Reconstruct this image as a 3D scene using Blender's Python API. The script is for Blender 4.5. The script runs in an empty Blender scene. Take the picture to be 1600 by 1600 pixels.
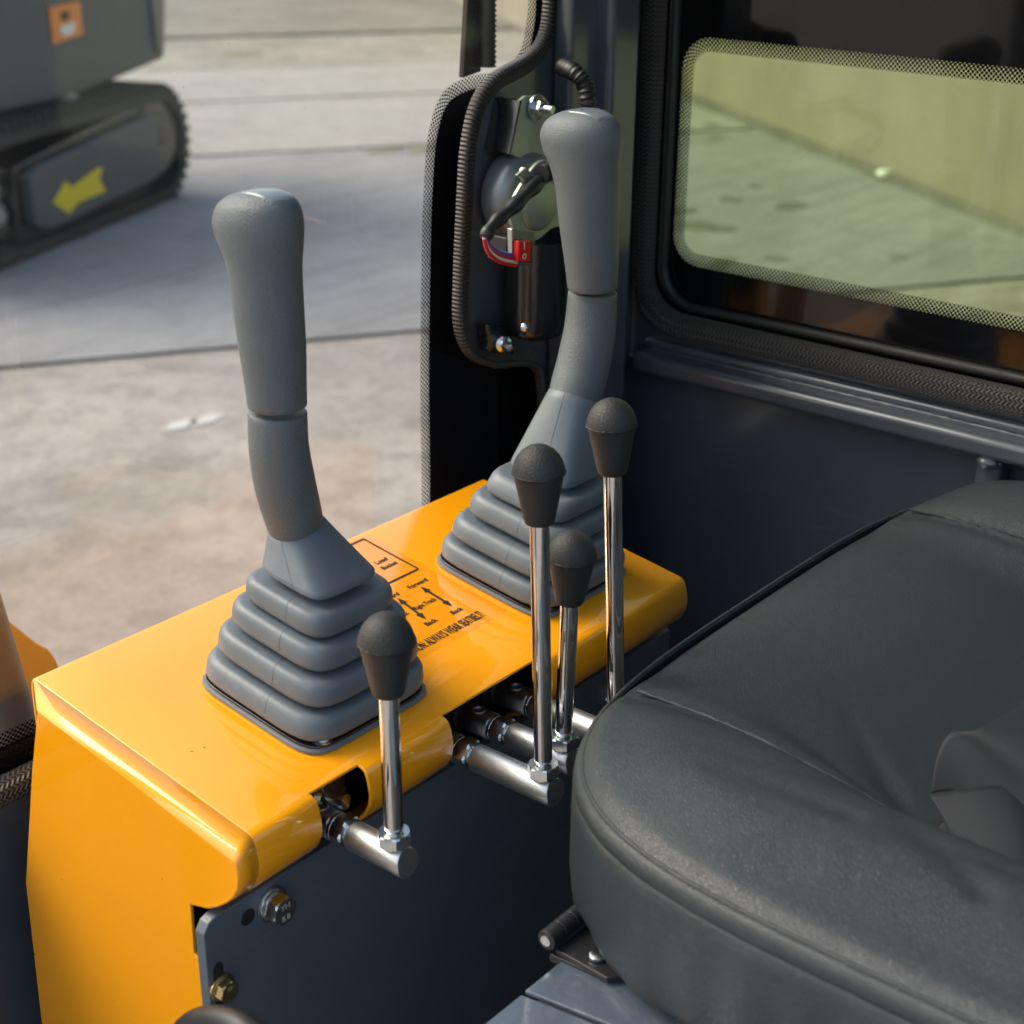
import bpy, bmesh, math, random
from mathutils import Vector, Matrix
random.seed(7)
R = math.radians
scene = bpy.context.scene
COL = scene.collection
H0 = 1.5                                   # camera height above the yard
# ------------------------------------------------------------------ camera
FPX = 2453.0
PITCH, YAW, ROLL, TILT = R(23.26), R(38.78), R(0.74), R(8.24)
FW = Vector((math.cos(YAW)*math.cos(PITCH), math.sin(YAW)*math.cos(PITCH), -math.sin(PITCH)))
_r = Vector((math.sin(YAW), -math.cos(YAW), 0)); _u = _r.cross(FW)
RT = _r*math.cos(ROLL) + _u*math.sin(ROLL); UP = -_r*math.sin(ROLL) + _u*math.cos(ROLL)
CAMPOS = Vector((0, 0, H0))
cam = bpy.data.objects.new('camera', bpy.data.cameras.new('camera')); COL.objects.link(cam)
m = Matrix((RT, UP, -FW)).transposed().to_4x4(); m.translation = CAMPOS
cam.matrix_world = m
cam.data.sensor_width = 36; cam.data.lens = 36*FPX/1600
cam.data.clip_start = 0.05; cam.data.clip_end = 500
cam.data.dof.use_dof = True; cam.data.dof.focus_distance = 1.15; cam.data.dof.aperture_fstop = 7.8
scene.camera = cam
scene.render.resolution_x = scene.render.resolution_y = 1024
# ------------------------------------------------------------------ light
SUN_EL, SUN_AZ = R(46), R(116)             # azimuth measured from +X towards +Y
world = bpy.data.worlds.new('World'); scene.world = world; world.use_nodes = True
nt = world.node_tree; bg = nt.nodes['Background']
sky = nt.nodes.new('ShaderNodeTexSky'); sky.sky_type = 'NISHITA'; sky.sun_disc = False
sky.sun_elevation = SUN_EL; sky.sun_rotation = R(90) - SUN_AZ
sky.air_density = 1.6; sky.dust_density = 5.0; sky.ozone_density = 1.0
nt.links.new(sky.outputs[0], bg.inputs[0]); bg.inputs[1].default_value = 0.15
sl = bpy.data.lights.new('sun', 'SUN'); sl.energy = 1.4; sl.angle = R(40); sl.color = (1, .95, .87)
sun = bpy.data.objects.new('sun', sl); COL.objects.link(sun)
sun.rotation_euler = Vector((math.cos(SUN_EL)*math.cos(SUN_AZ), math.cos(SUN_EL)*math.sin(SUN_AZ), math.sin(SUN_EL))).to_track_quat('Z', 'Y').to_euler()
scene.view_settings.view_transform = 'Standard'; scene.view_settings.look = 'None'
scene.view_settings.exposure = 0.95
# ------------------------------------------------------------------ positions
def ray(px, py): return FW + RT*((px-800)/FPX) - UP*((py-800)/FPX)
def pl(px, py, n, o):
    n = Vector(n); w = ray(px, py); return CAMPOS + w*((Vector(o)-CAMPOS).dot(n)/w.dot(n))
def atx(px, py, x): return pl(px, py, (1,0,0), (x,0,0))
def aty(px, py, y): return pl(px, py, (0,1,0), (0,y,0))
def atz(px, py, z): return pl(px, py, (0,0,1), (0,0,H0+z))
XD = Vector((1,0,0)); TD = Vector((0, math.cos(TILT), math.sin(TILT))); ND = Vector((0, -math.sin(TILT), math.cos(TILT)))
def ztop(y): return H0 - .566 + (y-.665)*math.tan(TILT)
def top(x, y, h=0): return Vector((x, y, ztop(y))) + ND*h
# ------------------------------------------------------------------ materials
MATS = {}
class NG:
    def __init__(s, name):
        s.m = bpy.data.materials.new(name); s.m.use_nodes = True; s.t = s.m.node_tree
        s.b = s.t.nodes['Principled BSDF']; s.out = s.t.nodes['Material Output']
        MATS[name] = s.m
    def n(s, typ, **k):
        x = s.t.nodes.new('ShaderNode'+typ)
        for a, b in k.items(): setattr(x, a, b)
        return x
    def l(s, a, b): s.t.links.new(a, b)
    def coord(s, which='Object'): return s.n('TexCoord').outputs[which]
    def noise(s, scale, detail=4, rough=.5, co=None, dist=0):
        x = s.n('TexNoise'); x.inputs['Scale'].default_value = scale; x.inputs['Detail'].default_value = detail
        x.inputs['Roughness'].default_value = rough; x.inputs['Distortion'].default_value = dist
        s.l(co or s.coord(), x.inputs['Vector']); return x.outputs['Fac']
    def ramp(s, f, stops):
        x = s.n('ValToRGB'); e = x.color_ramp.elements
        while len(e) < len(stops): e.new(.5)
        for i, (p, c) in enumerate(stops):
            e[i].position = p; e[i].color = (*c, 1) if len(c) == 3 else c
        s.l(f, x.inputs[0]); return x.outputs[0]
    def math(s, op, a, b=None, c=None):
        x = s.n('Math', operation=op)
        for i, v in enumerate((a, b, c)):
            if v is None: continue
            if isinstance(v, (int, float)): x.inputs[i].default_value = v
            else: s.l(v, x.inputs[i])
        return x.outputs[0]
    def bump(s, h, dist, strength=1.0, prev=None):
        x = s.n('Bump'); x.inputs['Distance'].default_value = dist; x.inputs['Strength'].default_value = strength
        s.l(h, x.inputs['Height'])
        if prev: s.l(prev, x.inputs['Normal'])
        return x.outputs[0]
    def mix(s, f, a, b):
        x = s.n('Mix', data_type='RGBA')
        for i, v in ((0, f), (6, a), (7, b)):
            if isinstance(v, (int, float)): x.inputs[i].default_value = v
            elif isinstance(v, tuple): x.inputs[i].default_value = (*v, 1)
            else: s.l(v, x.inputs[i])
        return x.outputs[2]
def P(g, **k):
    for a, v in k.items():
        i = g.b.inputs[a.replace('_', ' ')]
        i.default_value = (*v, 1) if isinstance(v, tuple) and len(v) == 3 else v
def simple(name, col, rough=.5, metal=0, var=.12, nscale=60, bump=0, bscale=900, **k):
    g = NG(name)
    f = g.noise(nscale, 5, .6)
    c = g.mix(f, tuple(max(0, v*(1-var)) for v in col), tuple(min(1, v*(1+var)) for v in col))
    g.l(c, g.b.inputs['Base Color'])
    rr = g.noise(nscale*.7, 4)
    r2 = g.n('MapRange'); r2.inputs['To Min'].default_value = max(.02, rough*.8); r2.inputs['To Max'].default_value = min(1, rough*1.25)
    g.l(rr, r2.inputs['Value']); g.l(r2.outputs[0], g.b.inputs['Roughness'])
    P(g, Metallic=metal, **k)
    if bump: g.l(g.bump(g.noise(bscale, 3), bump), g.b.inputs['Normal'])
    return g
simple('yellow_paint', (1.0, .375, .0), .40, var=.03, nscale=25, Specular_IOR_Level=.25, bump=.00006, bscale=45, Coat_Weight=1.0, Coat_Roughness=.012, Coat_IOR=1.6)
yp = MATS['yellow_paint']; yt = yp.node_tree; yb = yt.nodes['Principled BSDF']
def ynode(t_, **k):
    x = yt.nodes.new('ShaderNode'+t_)
    for a_, b_ in k.items(): setattr(x, a_, b_)
    return x
yc = ynode('TexCoord'); n1_ = ynode('TexNoise'); n1_.inputs['Scale'].default_value = 190; n1_.inputs['Detail'].default_value = 2; yt.links.new(yc.outputs['Object'], n1_.inputs['Vector'])
rp_ = ynode('ValToRGB'); rp_.color_ramp.elements[0].position = .755; rp_.color_ramp.elements[1].position = .79; yt.links.new(n1_.outputs['Fac'], rp_.inputs[0])
mx_ = ynode('Mix', data_type='RGBA'); old = yb.inputs['Base Color'].links[0].from_socket
yt.links.new(rp_.outputs[0], mx_.inputs[0]); yt.links.new(old, mx_.inputs[6]); mx_.inputs[7].default_value = (.12, .05, .01, 1); yt.links.new(mx_.outputs[2], yb.inputs['Base Color'])
n2_ = ynode('TexNoise'); n2_.inputs['Scale'].default_value = 420; n2_.inputs['Detail'].default_value = 1; yt.links.new(yc.outputs['Object'], n2_.inputs['Vector'])
bp_ = ynode('Bump'); bp_.inputs['Distance'].default_value = .00004; yt.links.new(n2_.outputs['Fac'], bp_.inputs['Height'])
bo_ = yb.inputs['Normal'].links[0].from_socket; yt.links.new(bo_, bp_.inputs['Normal']); yt.links.new(bp_.outputs[0], yb.inputs['Coat Normal'])
simple('slate_paint', (.062, .070, .088), .34, var=.14, nscale=18, bump=.00015, bscale=40, Coat_Weight=.9, Coat_Roughness=.12)
simple('plate_paint', (.098, .120, .145), .36, var=.16, nscale=22, bump=.00015, bscale=60)
simple('plate_edge', (.15, .165, .19), .45)
simple('cover_paint', (.075, .098, .13), .2, var=.1, nscale=14, bump=.0006, bscale=120, Coat_Weight=.6, Coat_Roughness=.06)
simple('black_steel', (.012, .012, .014), .22, var=.3, nscale=40, bump=.0002, bscale=80, Coat_Weight=.5, Coat_Roughness=.08)
simple('black_plastic', (.016, .016, .018), .42, var=.2, nscale=60)
simple('black_rubber', (.014, .014, .014), .5, var=.3, nscale=120, bump=.0002, bscale=700)
simple('screen_print', (.02, .014, .008), .5, var=.1)
simple('frit', (.006, .006, .007), .06, var=.1)
simple('zinc', (.52, .53, .54), .40, metal=1, var=.12, nscale=300, bump=.0002, bscale=900)
simple('zinc_dark', (.30, .31, .34), .36, metal=1, var=.25, nscale=160, bump=.0001, bscale=1500)
simple('zinc_green_reflection', (.36, .40, .33), .40, metal=.55, var=.15, nscale=60)  # plain zinc, the side window's green reflection painted into its base colour
simple('housing', (.22, .24, .27), .36, metal=.5, var=.15, nscale=60)
simple('gold_zinc', (.62, .5, .25), .26, metal=1, var=.2, nscale=200)
simple('bright_zinc', (.62, .66, .68), .22, metal=1, var=.1, nscale=300)
simple('red_plastic', (.65, .012, .010), .3, var=.1)
simple('white_plastic', (.75, .75, .72), .4)
simple('blue_wire', (.10, .10, .42), .4)
simple('red_wire', (.55, .02, .03), .4)
simple('stamp', (.6, .62, .5), .4, metal=.6)
simple('orange_label', (.80, .26, .05), .5)
simple('arrow_yellow', (.72, .60, .02), .5)
simple('machine_gray', (.085, .092, .104), .5, var=.15, nscale=2.5)
simple('track_rubber', (.024, .025, .027), .6, var=.4, nscale=9, bump=.004, bscale=60)
simple('worn_steel', (.45, .47, .5), .4, metal=.8, var=.4, nscale=14)
simple('tube_gray', (.075, .055, .042), .4, var=.2, nscale=12)
simple('pad_plastic', (.15, .185, .21), .14, var=.05)
simple('wall_plaster', (.27, .248, .195), .8, var=.30, nscale=1.6)
simple('white_litter', (.8, .8, .8), .7)
def smears(name, col, amt, rot):
    m_ = MATS[name]; t = m_.node_tree; b = t.nodes['Principled BSDF']; old = b.inputs['Base Color'].links[0].from_socket
    tc = t.nodes.new('ShaderNodeTexCoord'); mp = t.nodes.new('ShaderNodeMapping'); mp.inputs['Rotation'].default_value = rot; mp.inputs['Scale'].default_value = (3, 3, 14)
    no = t.nodes.new('ShaderNodeTexNoise'); no.inputs['Scale'].default_value = 3.0; no.inputs['Detail'].default_value = 8; no.inputs['Roughness'].default_value = .7; no.inputs['Distortion'].default_value = 1.2
    t.links.new(tc.outputs['Object'], mp.inputs[0]); t.links.new(mp.outputs[0], no.inputs['Vector'])
    rp = t.nodes.new('ShaderNodeValToRGB'); rp.color_ramp.elements[0].position = .58; rp.color_ramp.elements[1].position = .80; t.links.new(no.outputs['Fac'], rp.inputs[0])
    ml = t.nodes.new('ShaderNodeMath'); ml.operation = 'MULTIPLY'; ml.inputs[1].default_value = amt; t.links.new(rp.outputs[0], ml.inputs[0])
    mx = t.nodes.new('ShaderNodeMix'); mx.data_type = 'RGBA'; t.links.new(ml.outputs[0], mx.inputs[0]); t.links.new(old, mx.inputs[6]); mx.inputs[7].default_value = (*col, 1)
    t.links.new(mx.outputs[2], b.inputs['Base Color'])
smears('plate_paint', (.24, .22, .20), .35, (0, R(50), 0)); smears('slate_paint', (.18, .17, .16), .4, (0, R(20), R(30))); smears('cover_paint', (.3, .32, .34), .5, (0, R(70), R(20)))
# chrome
g = NG('chrome'); P(g, Base_Color=(.66, .65, .63), Metallic=1.0, Roughness=.07)
g.l(g.bump(g.noise(240, 3), .00006), g.b.inputs['Normal'])
# grip plastic (fine moulded grain) and softer boot rubber
g = NG('grip_plastic'); P(g, Roughness=.38, Specular_IOR_Level=.65)
c = g.mix(g.noise(30, 4), (.090, .108, .122), (.108, .126, .140)); g.l(c, g.b.inputs['Base Color'])
v = g.noise(1000, 2, .6, dist=.5); g.l(g.bump(v, .0008, .9), g.b.inputs['Normal'])
g = NG('boot_rubber'); P(g, Roughness=.44)
c = g.mix(g.noise(28, 5, .6), (.105, .128, .150), (.135, .158, .180))
dust = g.ramp(g.noise(70, 6, .7), [(.55, (0,0,0)), (.75, (1,1,1))])
c = g.mix(g.math('MULTIPLY', dust, .22), c, (.30, .30, .31)); g.l(c, g.b.inputs['Base Color'])
g.l(g.bump(g.noise(160, 4), .0002), g.b.inputs['Normal'])
g = NG('knob_rubber'); P(g, Roughness=.5)
g.l(g.mix(g.noise(120, 4), (.016, .016, .017), (.026, .026, .027)), g.b.inputs['Base Color'])
g.l(g.bump(g.noise(1000, 2, .5, dist=.3), .0006), g.b.inputs['Normal'])
# leather
g = NG('leather'); P(g, Roughness=.43, Specular_IOR_Level=.5)
co = g.coord()
nv = g.n('TexNoise'); nv.inputs['Scale'].default_value = 60; g.l(co, nv.inputs['Vector'])
vm = g.n('VectorMath', operation='MULTIPLY_ADD'); vm.inputs[1].default_value = (.006,)*3; g.l(nv.outputs['Color'], vm.inputs[0]); g.l(co, vm.inputs[2])
vo = g.n('TexVoronoi', feature='DISTANCE_TO_EDGE'); vo.inputs['Scale'].default_value = 520; g.l(vm.outputs[0], vo.inputs['Vector'])
h = g.ramp(vo.outputs['Distance'], [(0, (0,0,0)), (.12, (1,1,1))])
n1 = g.bump(h, .00018, .8); n2 = g.bump(g.noise(24, 4, .55), .0012, .7, n1); g.l(n2, g.b.inputs['Normal'])
c = g.mix(g.noise(7, 4), (.025, .032, .037), (.030, .037, .043)); c = g.mix(g.math('MULTIPLY', h, .25), tuple([.03, .038, .042]), c) if False else c
g.l(c, g.b.inputs['Base Color'])
# seat belt webbing
g = NG('webbing'); P(g, Roughness=.42)
sx = g.n('SeparateXYZ'); g.l(g.coord('UV'), sx.inputs[0])
a = g.math('SINE', g.math('MULTIPLY', sx.outputs[0], 6.283/.0016)); b = g.math('SINE', g.math('MULTIPLY', sx.outputs[1], 6.283/.0010))
hh = g.math('ADD', a, g.math('MULTIPLY', b, .5)); g.l(g.bump(hh, .0003, .8), g.b.inputs['Normal'])
g.l(g.mix(g.math('MULTIPLY_ADD', a, .5, .5), (.012, .014, .018), (.026, .029, .036)), g.b.inputs['Base Color'])
# ribbed / braided edge rubber (uses UV in metres: u along, v around 0..1)
def ribbed(name, kind):
    g = NG(name); P(g, Roughness=.42, Base_Color=(.022, .021, .021))
    s = g.n('SeparateXYZ'); g.l(g.coord('UV'), s.inputs[0])
    u = g.math('MULTIPLY', s.outputs[0], 6.283/(.0045 if kind else .0036))
    if kind:   # chevron braid
        z = g.math('PINGPONG', g.math('MULTIPLY', s.outputs[1], 10), .5)
        u = g.math('ADD', u, g.math('MULTIPLY', z, 9))
    w = g.math('SINE', u)
    g.l(g.bump(w, .0011 if kind else .0005, 1), g.b.inputs['Normal'])
    g.l(g.mix(g.math('MULTIPLY_ADD', w, .5, .5), (.020, .019, .018) if kind else (.022, .021, .020), (.15, .132, .120) if kind else (.075, .067, .062)), g.b.inputs['Base Color'])
ribbed('ribbed_rubber', 0); ribbed('braided_rubber', 1)
def schlick(g, r0, nrm=None):
    ge = g.n('NewGeometry'); vd = g.n('VectorMath', operation='DOT_PRODUCT'); g.l(ge.outputs['Incoming'], vd.inputs[0]); g.l(nrm or ge.outputs['Normal'], vd.inputs[1])
    c = g.math('SUBTRACT', 1, g.math('ABSOLUTE', vd.outputs['Value'])); return g.math('MULTIPLY_ADD', g.math('POWER', c, 5), 1-r0, r0)
# glass: thin panes pass light, with a fresnel reflection
def pane_mat(name, tint, dirt=0.0):
    g = NG(name); g.t.nodes.remove(g.b)
    tr = g.n('BsdfTransparent'); gl = g.n('BsdfGlossy'); gl.inputs['Roughness'].default_value = .01
    cn = g.mix(g.noise(3.0, 3), tuple(v*.97 for v in tint), tint); g.l(cn, tr.inputs[0])
    fr = schlick(g, .04)
    mx = g.n('MixShader'); g.l(fr, mx.inputs[0]); g.l(tr.outputs[0], mx.inputs[1]); g.l(gl.outputs[0], mx.inputs[2])
    df = g.n('BsdfDiffuse'); df.inputs[0].default_value = (.6, .6, .6, 1)
    sp = g.ramp(g.noise(420, 2, .5), [(.74, (0,0,0)), (.80, (1,1,1))])
    hz = g.ramp(g.noise(5, 4, .6), [(.3, (.2,.2,.2)), (.8, (1,1,1))])
    f = g.math('ADD', g.math('MULTIPLY', sp, dirt*14), g.math('MULTIPLY', hz, dirt))
    m2 = g.n('MixShader'); g.l(f, m2.inputs[0]); g.l(mx.outputs[0], m2.inputs[1]); g.l(df.outputs[0], m2.inputs[2])
    g.l(m2.outputs[0], g.out.inputs[0])
pane_mat('clear_glass', (.97, .98, .97), .026)
pane_mat('green_glass', (.72, .805, .63), .03)
# sticker film
g = NG('film'); g.t.nodes.remove(g.b)
tr = g.n('BsdfTransparent'); tr.inputs[0].default_value = (1, 1, 1, 1); gl = g.n('BsdfGlossy'); gl.inputs['Roughness'].default_value = .04
fr = schlick(g, .03); g.l(g.bump(g.noise(90, 3), .0002), gl.inputs['Normal'])
mx = g.n('MixShader'); g.l(fr, mx.inputs[0]); g.l(tr.outputs[0], mx.inputs[1]); g.l(gl.outputs[0], mx.inputs[2]); g.l(mx.outputs[0], g.out.inputs[0])
# dot screen printed on glass: staggered grid in UV metres, v 0..1 across the band
def dot_mat(name, pitch, width, r0, r1):
    g = NG(name); P(g, Base_Color=(.006, .006, .007), Roughness=.1)
    s = g.n('SeparateXYZ'); g.l(g.coord('UV'), s.inputs[0])
    vv = g.math('MULTIPLY', s.outputs[1], width)
    A = g.math('DIVIDE', g.math('ADD', s.outputs[0], vv), pitch); B = g.math('DIVIDE', g.math('SUBTRACT', s.outputs[0], vv), pitch)
    fa = g.math('SUBTRACT', g.math('FRACT', A), .5); fb = g.math('SUBTRACT', g.math('FRACT', B), .5)
    d = g.math('SQRT', g.math('ADD', g.math('MULTIPLY', fa, fa), g.math('MULTIPLY', fb, fb)))
    rad = g.math('MULTIPLY_ADD', s.outputs[1], r1-r0, r0)
    mask = g.math('LESS_THAN', d, rad)
    tr = g.n('BsdfTransparent'); mx = g.n('MixShader'); g.l(mask, mx.inputs[0]); g.l(tr.outputs[0], mx.inputs[1]); g.l(g.b.outputs[0], mx.inputs[2])
    g.l(mx.outputs[0], g.out.inputs[0])
dot_mat('dot_screen', .0043, .0125, .47, .36)
dot_mat('dot_screen_wide', .0041, .012, .50, .38)
# concrete
def concrete(name, a, b, stain=.35):
    g = NG(name); P(g, Roughness=.85)
    co = g.n('NewGeometry').outputs['Position']
    c = g.mix(g.ramp(g.noise(1.3, 8, .65, co), [(.32, (0,0,0)), (.68, (1,1,1))]), a, b)
    st = g.ramp(g.noise(3.1, 7, .7, co, .4), [(.50, (0,0,0)), (.72, (1,1,1))])
    c = g.mix(g.math('MULTIPLY', st, stain), c, tuple(v*.55 for v in a))
    s2_ = g.ramp(g.noise(8, 6, .75, co, .3), [(.46, (0,0,0)), (.70, (1,1,1))])
    c = g.mix(g.math('MULTIPLY', s2_, stain*1.1), c, tuple(v*.62 for v in a))
    fine = g.ramp(g.noise(45, 5, .7, co), [(.35, (.86,.86,.86)), (.65, (1.08,1.08,1.08))])
    mm = g.n('Mix', data_type='RGBA', blend_type='MULTIPLY'); mm.inputs[0].default_value = 1; g.l(c, mm.inputs[6]); g.l(fine, mm.inputs[7])
    g.l(mm.outputs[2], g.b.inputs['Base Color'])
    g.l(g.bump(g.noise(30, 6, .7, co), .004), g.b.inputs['Normal'])
def streaks(name, amt):
    m_ = MATS[name]; t = m_.node_tree; b = t.nodes['Principled BSDF']; old = b.inputs['Base Color'].links[0].from_socket
    ge = t.nodes.new('ShaderNodeNewGeometry'); mp = t.nodes.new('ShaderNodeMapping'); mp.inputs['Rotation'].default_value = (0, 0, R(50)); mp.inputs['Scale'].default_value = (.5, 7, 1)
    no = t.nodes.new('ShaderNodeTexNoise'); no.inputs['Scale'].default_value = 1.6; no.inputs['Detail'].default_value = 5; no.inputs['Distortion'].default_value = .3
    t.links.new(ge.outputs['Position'], mp.inputs[0]); t.links.new(mp.outputs[0], no.inputs['Vector'])
    rp = t.nodes.new('ShaderNodeValToRGB'); rp.color_ramp.elements[0].position = .5; rp.color_ramp.elements[1].position = .7; t.links.new(no.outputs['Fac'], rp.inputs[0])
    ml = t.nodes.new('ShaderNodeMath'); ml.operation = 'MULTIPLY'; ml.inputs[1].default_value = amt; t.links.new(rp.outputs[0], ml.inputs[0])
    mx = t.nodes.new('ShaderNodeMix'); mx.data_type = 'RGBA'; t.links.new(ml.outputs[0], mx.inputs[0]); t.links.new(old, mx.inputs[6]); mx.inputs[7].default_value = (.10, .10, .105, 1)
    t.links.new(mx.outputs[2], b.inputs['Base Color'])
concrete('concrete_warm', (.225, .202, .182), (.36, .33, .302), .6)
concrete('concrete_blue', (.215, .215, .222), (.285, .285, .295), .3)
streaks('concrete_blue', .45)
concrete('concrete_pale', (.26, .255, .235), (.32, .312, .288), .35)
concrete('concrete_dirty', (.20, .195, .16), (.31, .295, .26), .75)
concrete('joint_dirt', (.13, .125, .105), (.22, .21, .18), .3)
# ------------------------------------------------------------------ mesh helpers
def obj(name, bm, mat, parent=None, smooth=40, bevel=0, segs=2, recalc=True):
    if recalc: bmesh.ops.recalc_face_normals(bm, faces=bm.faces)
    me = bpy.data.meshes.new(name); bm.to_mesh(me); bm.free()
    me.materials.append(MATS[mat])
    if smooth:
        me.shade_smooth(); me.set_sharp_from_angle(angle=R(smooth))
    o = bpy.data.objects.new(name, me); COL.objects.link(o)
    if parent: o.parent = parent; o.matrix_parent_inverse = Matrix.Translation(-parent.location)
    if bevel:
        b = o.modifiers.new('bevel', 'BEVEL'); b.width = bevel; b.segments = segs; b.limit_method = 'ANGLE'; b.angle_limit = R(35)
        b.harden_normals = True
    return o
def thing(name, label, cat, loc, group=None):
    o = bpy.data.objects.new(name, None); COL.objects.link(o); o.location = loc; o.empty_display_size = .05
    o['label'] = label; o['category'] = cat
    if group: o['group'] = group
    return o
def tag(o, label, cat, group=None):
    o['label'] = label; o['category'] = cat
    if group: o['group'] = group
    return o
def prism(pts, d, bm=None):
    bm = bm or bmesh.new(); d = Vector(d)
    a = [bm.verts.new(p) for p in pts]; b = [bm.verts.new(Vector(p)+d) for p in pts]
    bm.faces.new(a); bm.faces.new(b[::-1])
    for i in range(len(a)):
        j = (i+1) % len(a); bm.faces.new((a[i], a[j], b[j], b[i]))
    return bm
def box(x0, x1, y0, y1, z0, z1, bm=None):
    return prism([(x0,y0,z0), (x1,y0,z0), (x1,y1,z0), (x0,y1,z0)], (0,0,z1-z0), bm)
def loft(rings, bm=None, cap0=True, cap1=True, closed=True):
    bm = bm or bmesh.new()
    V = [[bm.verts.new(p) for p in r] for r in rings]; n = len(V[0])
    for a, b in zip(V, V[1:]):
        for i in range(n if closed else n-1):
            j = (i+1) % n; bm.faces.new((a[i], a[j], b[j], b[i]))
    if cap0: bm.faces.new(V[0][::-1])
    if cap1: bm.faces.new(V[-1])
    return bm
def frame(axis, ref=None):
    w = Vector(axis).normalized(); ref = Vector(ref or (0,0,1))
    if abs(w.dot(ref)) > .95: ref = Vector((1,0,0))
    u = (ref - w*ref.dot(w)).normalized(); return u, w.cross(u), w
def circ(c, axis, r, n=24, ph=0, ref=None):
    u, v, w = frame(axis, ref)
    return [Vector(c) + u*(r*math.cos(ph+2*math.pi*i/n)) + v*(r*math.sin(ph+2*math.pi*i/n)) for i in range(n)]
def cyl(a, b, r, n=24, bm=None, r2=None, ph=0, ref=None):
    a, b = Vector(a), Vector(b); return loft([circ(a, b-a, r, n, ph, ref), circ(b, b-a, r if r2 is None else r2, n, ph, ref)], bm)
def lathe(a, axis, prof, n=32, bm=None, ref=None, ph=0):
    a = Vector(a); w = Vector(axis).normalized()
    return loft([circ(a+w*h, w, max(r, 1e-5), n, ph, ref) for r, h in prof], bm)
def spline(pts, k=8, closed=False):
    pts = [Vector(p) for p in pts]; out = []; n = len(pts)
    for i in range(n if closed else n-1):
        p = [pts[(i+j) % n] if closed else pts[min(max(i+j, 0), n-1)] for j in (-1, 0, 1, 2)]
        for s in range(k):
            t = s/k
            out.append(.5*((2*p[1]) + (p[2]-p[0])*t + (2*p[0]-5*p[1]+4*p[2]-p[3])*t*t + (3*p[1]-p[0]-3*p[2]+p[3])*t*t*t))
    if not closed: out.append(pts[-1])
    return out
def sweep(path, r, n=12, closed=False, prof=None, up=None, bm=None):
    """tube along path; r number, list or callable(s); UV u = metres along, v = 0..1 around; prof = list of (a,b) offsets"""
    bm = bm or bmesh.new(); uv = bm.loops.layers.uv.verify()
    path = [Vector(p) for p in path]; N = len(path); L = [0]
    for a, b in zip(path, path[1:]): L.append(L[-1]+(b-a).length)
    if closed: L.append(L[-1]+(path[0]-path[-1]).length)
    rings = []; u0 = None
    for i, p in enumerate(path):
        if closed: w = (path[(i+1) % N]-path[i-1]).normalized()
        else: w = (path[min(i+1, N-1)]-path[max(i-1, 0)]).normalized()
        if up: u = Vector(up); u = (u-w*u.dot(w)).normalized()
        elif u0 is None: u = frame(w)[0]
        else: u = (u0-w*u0.dot(w)).normalized()
        u0 = u; v = w.cross(u)
        rad = r(L[i]) if callable(r) else (r[i] if isinstance(r, list) else r)
        if prof: rings.append([bm.verts.new(p+u*a+v*b) for a, b in prof])
        else: rings.append([bm.verts.new(p+u*(rad*math.cos(2*math.pi*k/n))+v*(rad*math.sin(2*math.pi*k/n))) for k in range(n)])
    m_ = len(rings[0])
    for i in range(N if closed else N-1):
        A, B = rings[i], rings[(i+1) % N]
        for k in range(m_):
            j = (k+1) % m_; f = bm.faces.new((A[k], A[j], B[j], B[k]))
            for lp, (uu, vv) in zip(f.loops, ((L[i], k/m_), (L[i], (k+1)/m_), (L[i+1], (k+1)/m_), (L[i+1], k/m_))): lp[uv].uv = (uu, vv)
    if not closed: bm.faces.new(rings[0][::-1]); bm.faces.new(rings[-1])
    return bm
def ribbon(A, B, thick_vec, bm=None):
    """band between two polylines, thin solid with UV (u metres along A, v 0..1 from A to B)"""
    bm = bm or bmesh.new(); uv = bm.loops.layers.uv.verify(); d = Vector(thick_vec); L = 0
    for i in range(len(A)-1):
        L2 = L+((Vector(A[i+1])+Vector(B[i+1]))/2-(Vector(A[i])+Vector(B[i]))/2).length
        f = bm.faces.new([bm.verts.new(Vector(q)+d) for q in (A[i], A[i+1], B[i+1], B[i])])
        for lp, c in zip(f.loops, ((L,0), (L2,0), (L2,1), (L,1))): lp[uv].uv = c
        L = L2
    bmesh.ops.remove_doubles(bm, verts=bm.verts, dist=1e-6)
    return bm
def text(name, s, mat, origin, right, up, size, parent, depth=.00015, width=1.0, bold=0, align='LEFT'):
    cu = bpy.data.curves.new(name, 'FONT'); cu.body = s; cu.size = size; cu.extrude = depth; cu.offset = bold; cu.align_x = align; cu.resolution_u = 3
    t = bpy.data.objects.new(name, cu); COL.objects.link(t)
    dg = bpy.context.evaluated_depsgraph_get(); me = bpy.data.meshes.new_from_object(t.evaluated_get(dg))
    bpy.data.objects.remove(t); bpy.data.curves.remove(cu)
    r_, u_ = Vector(right).normalized(), Vector(up).normalized(); n_ = r_.cross(u_)
    M = Matrix((r_, u_, n_)).transposed().to_4x4() @ Matrix.Diagonal((width, 1, 1, 1)); M.translation = Vector(origin)
    me.transform(M); me.materials.clear(); me.materials.append(MATS[mat])
    o = bpy.data.objects.new(name, me); COL.objects.link(o)
    o.parent = parent; o.matrix_parent_inverse = Matrix.Translation(-parent.location)
    return o
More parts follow.
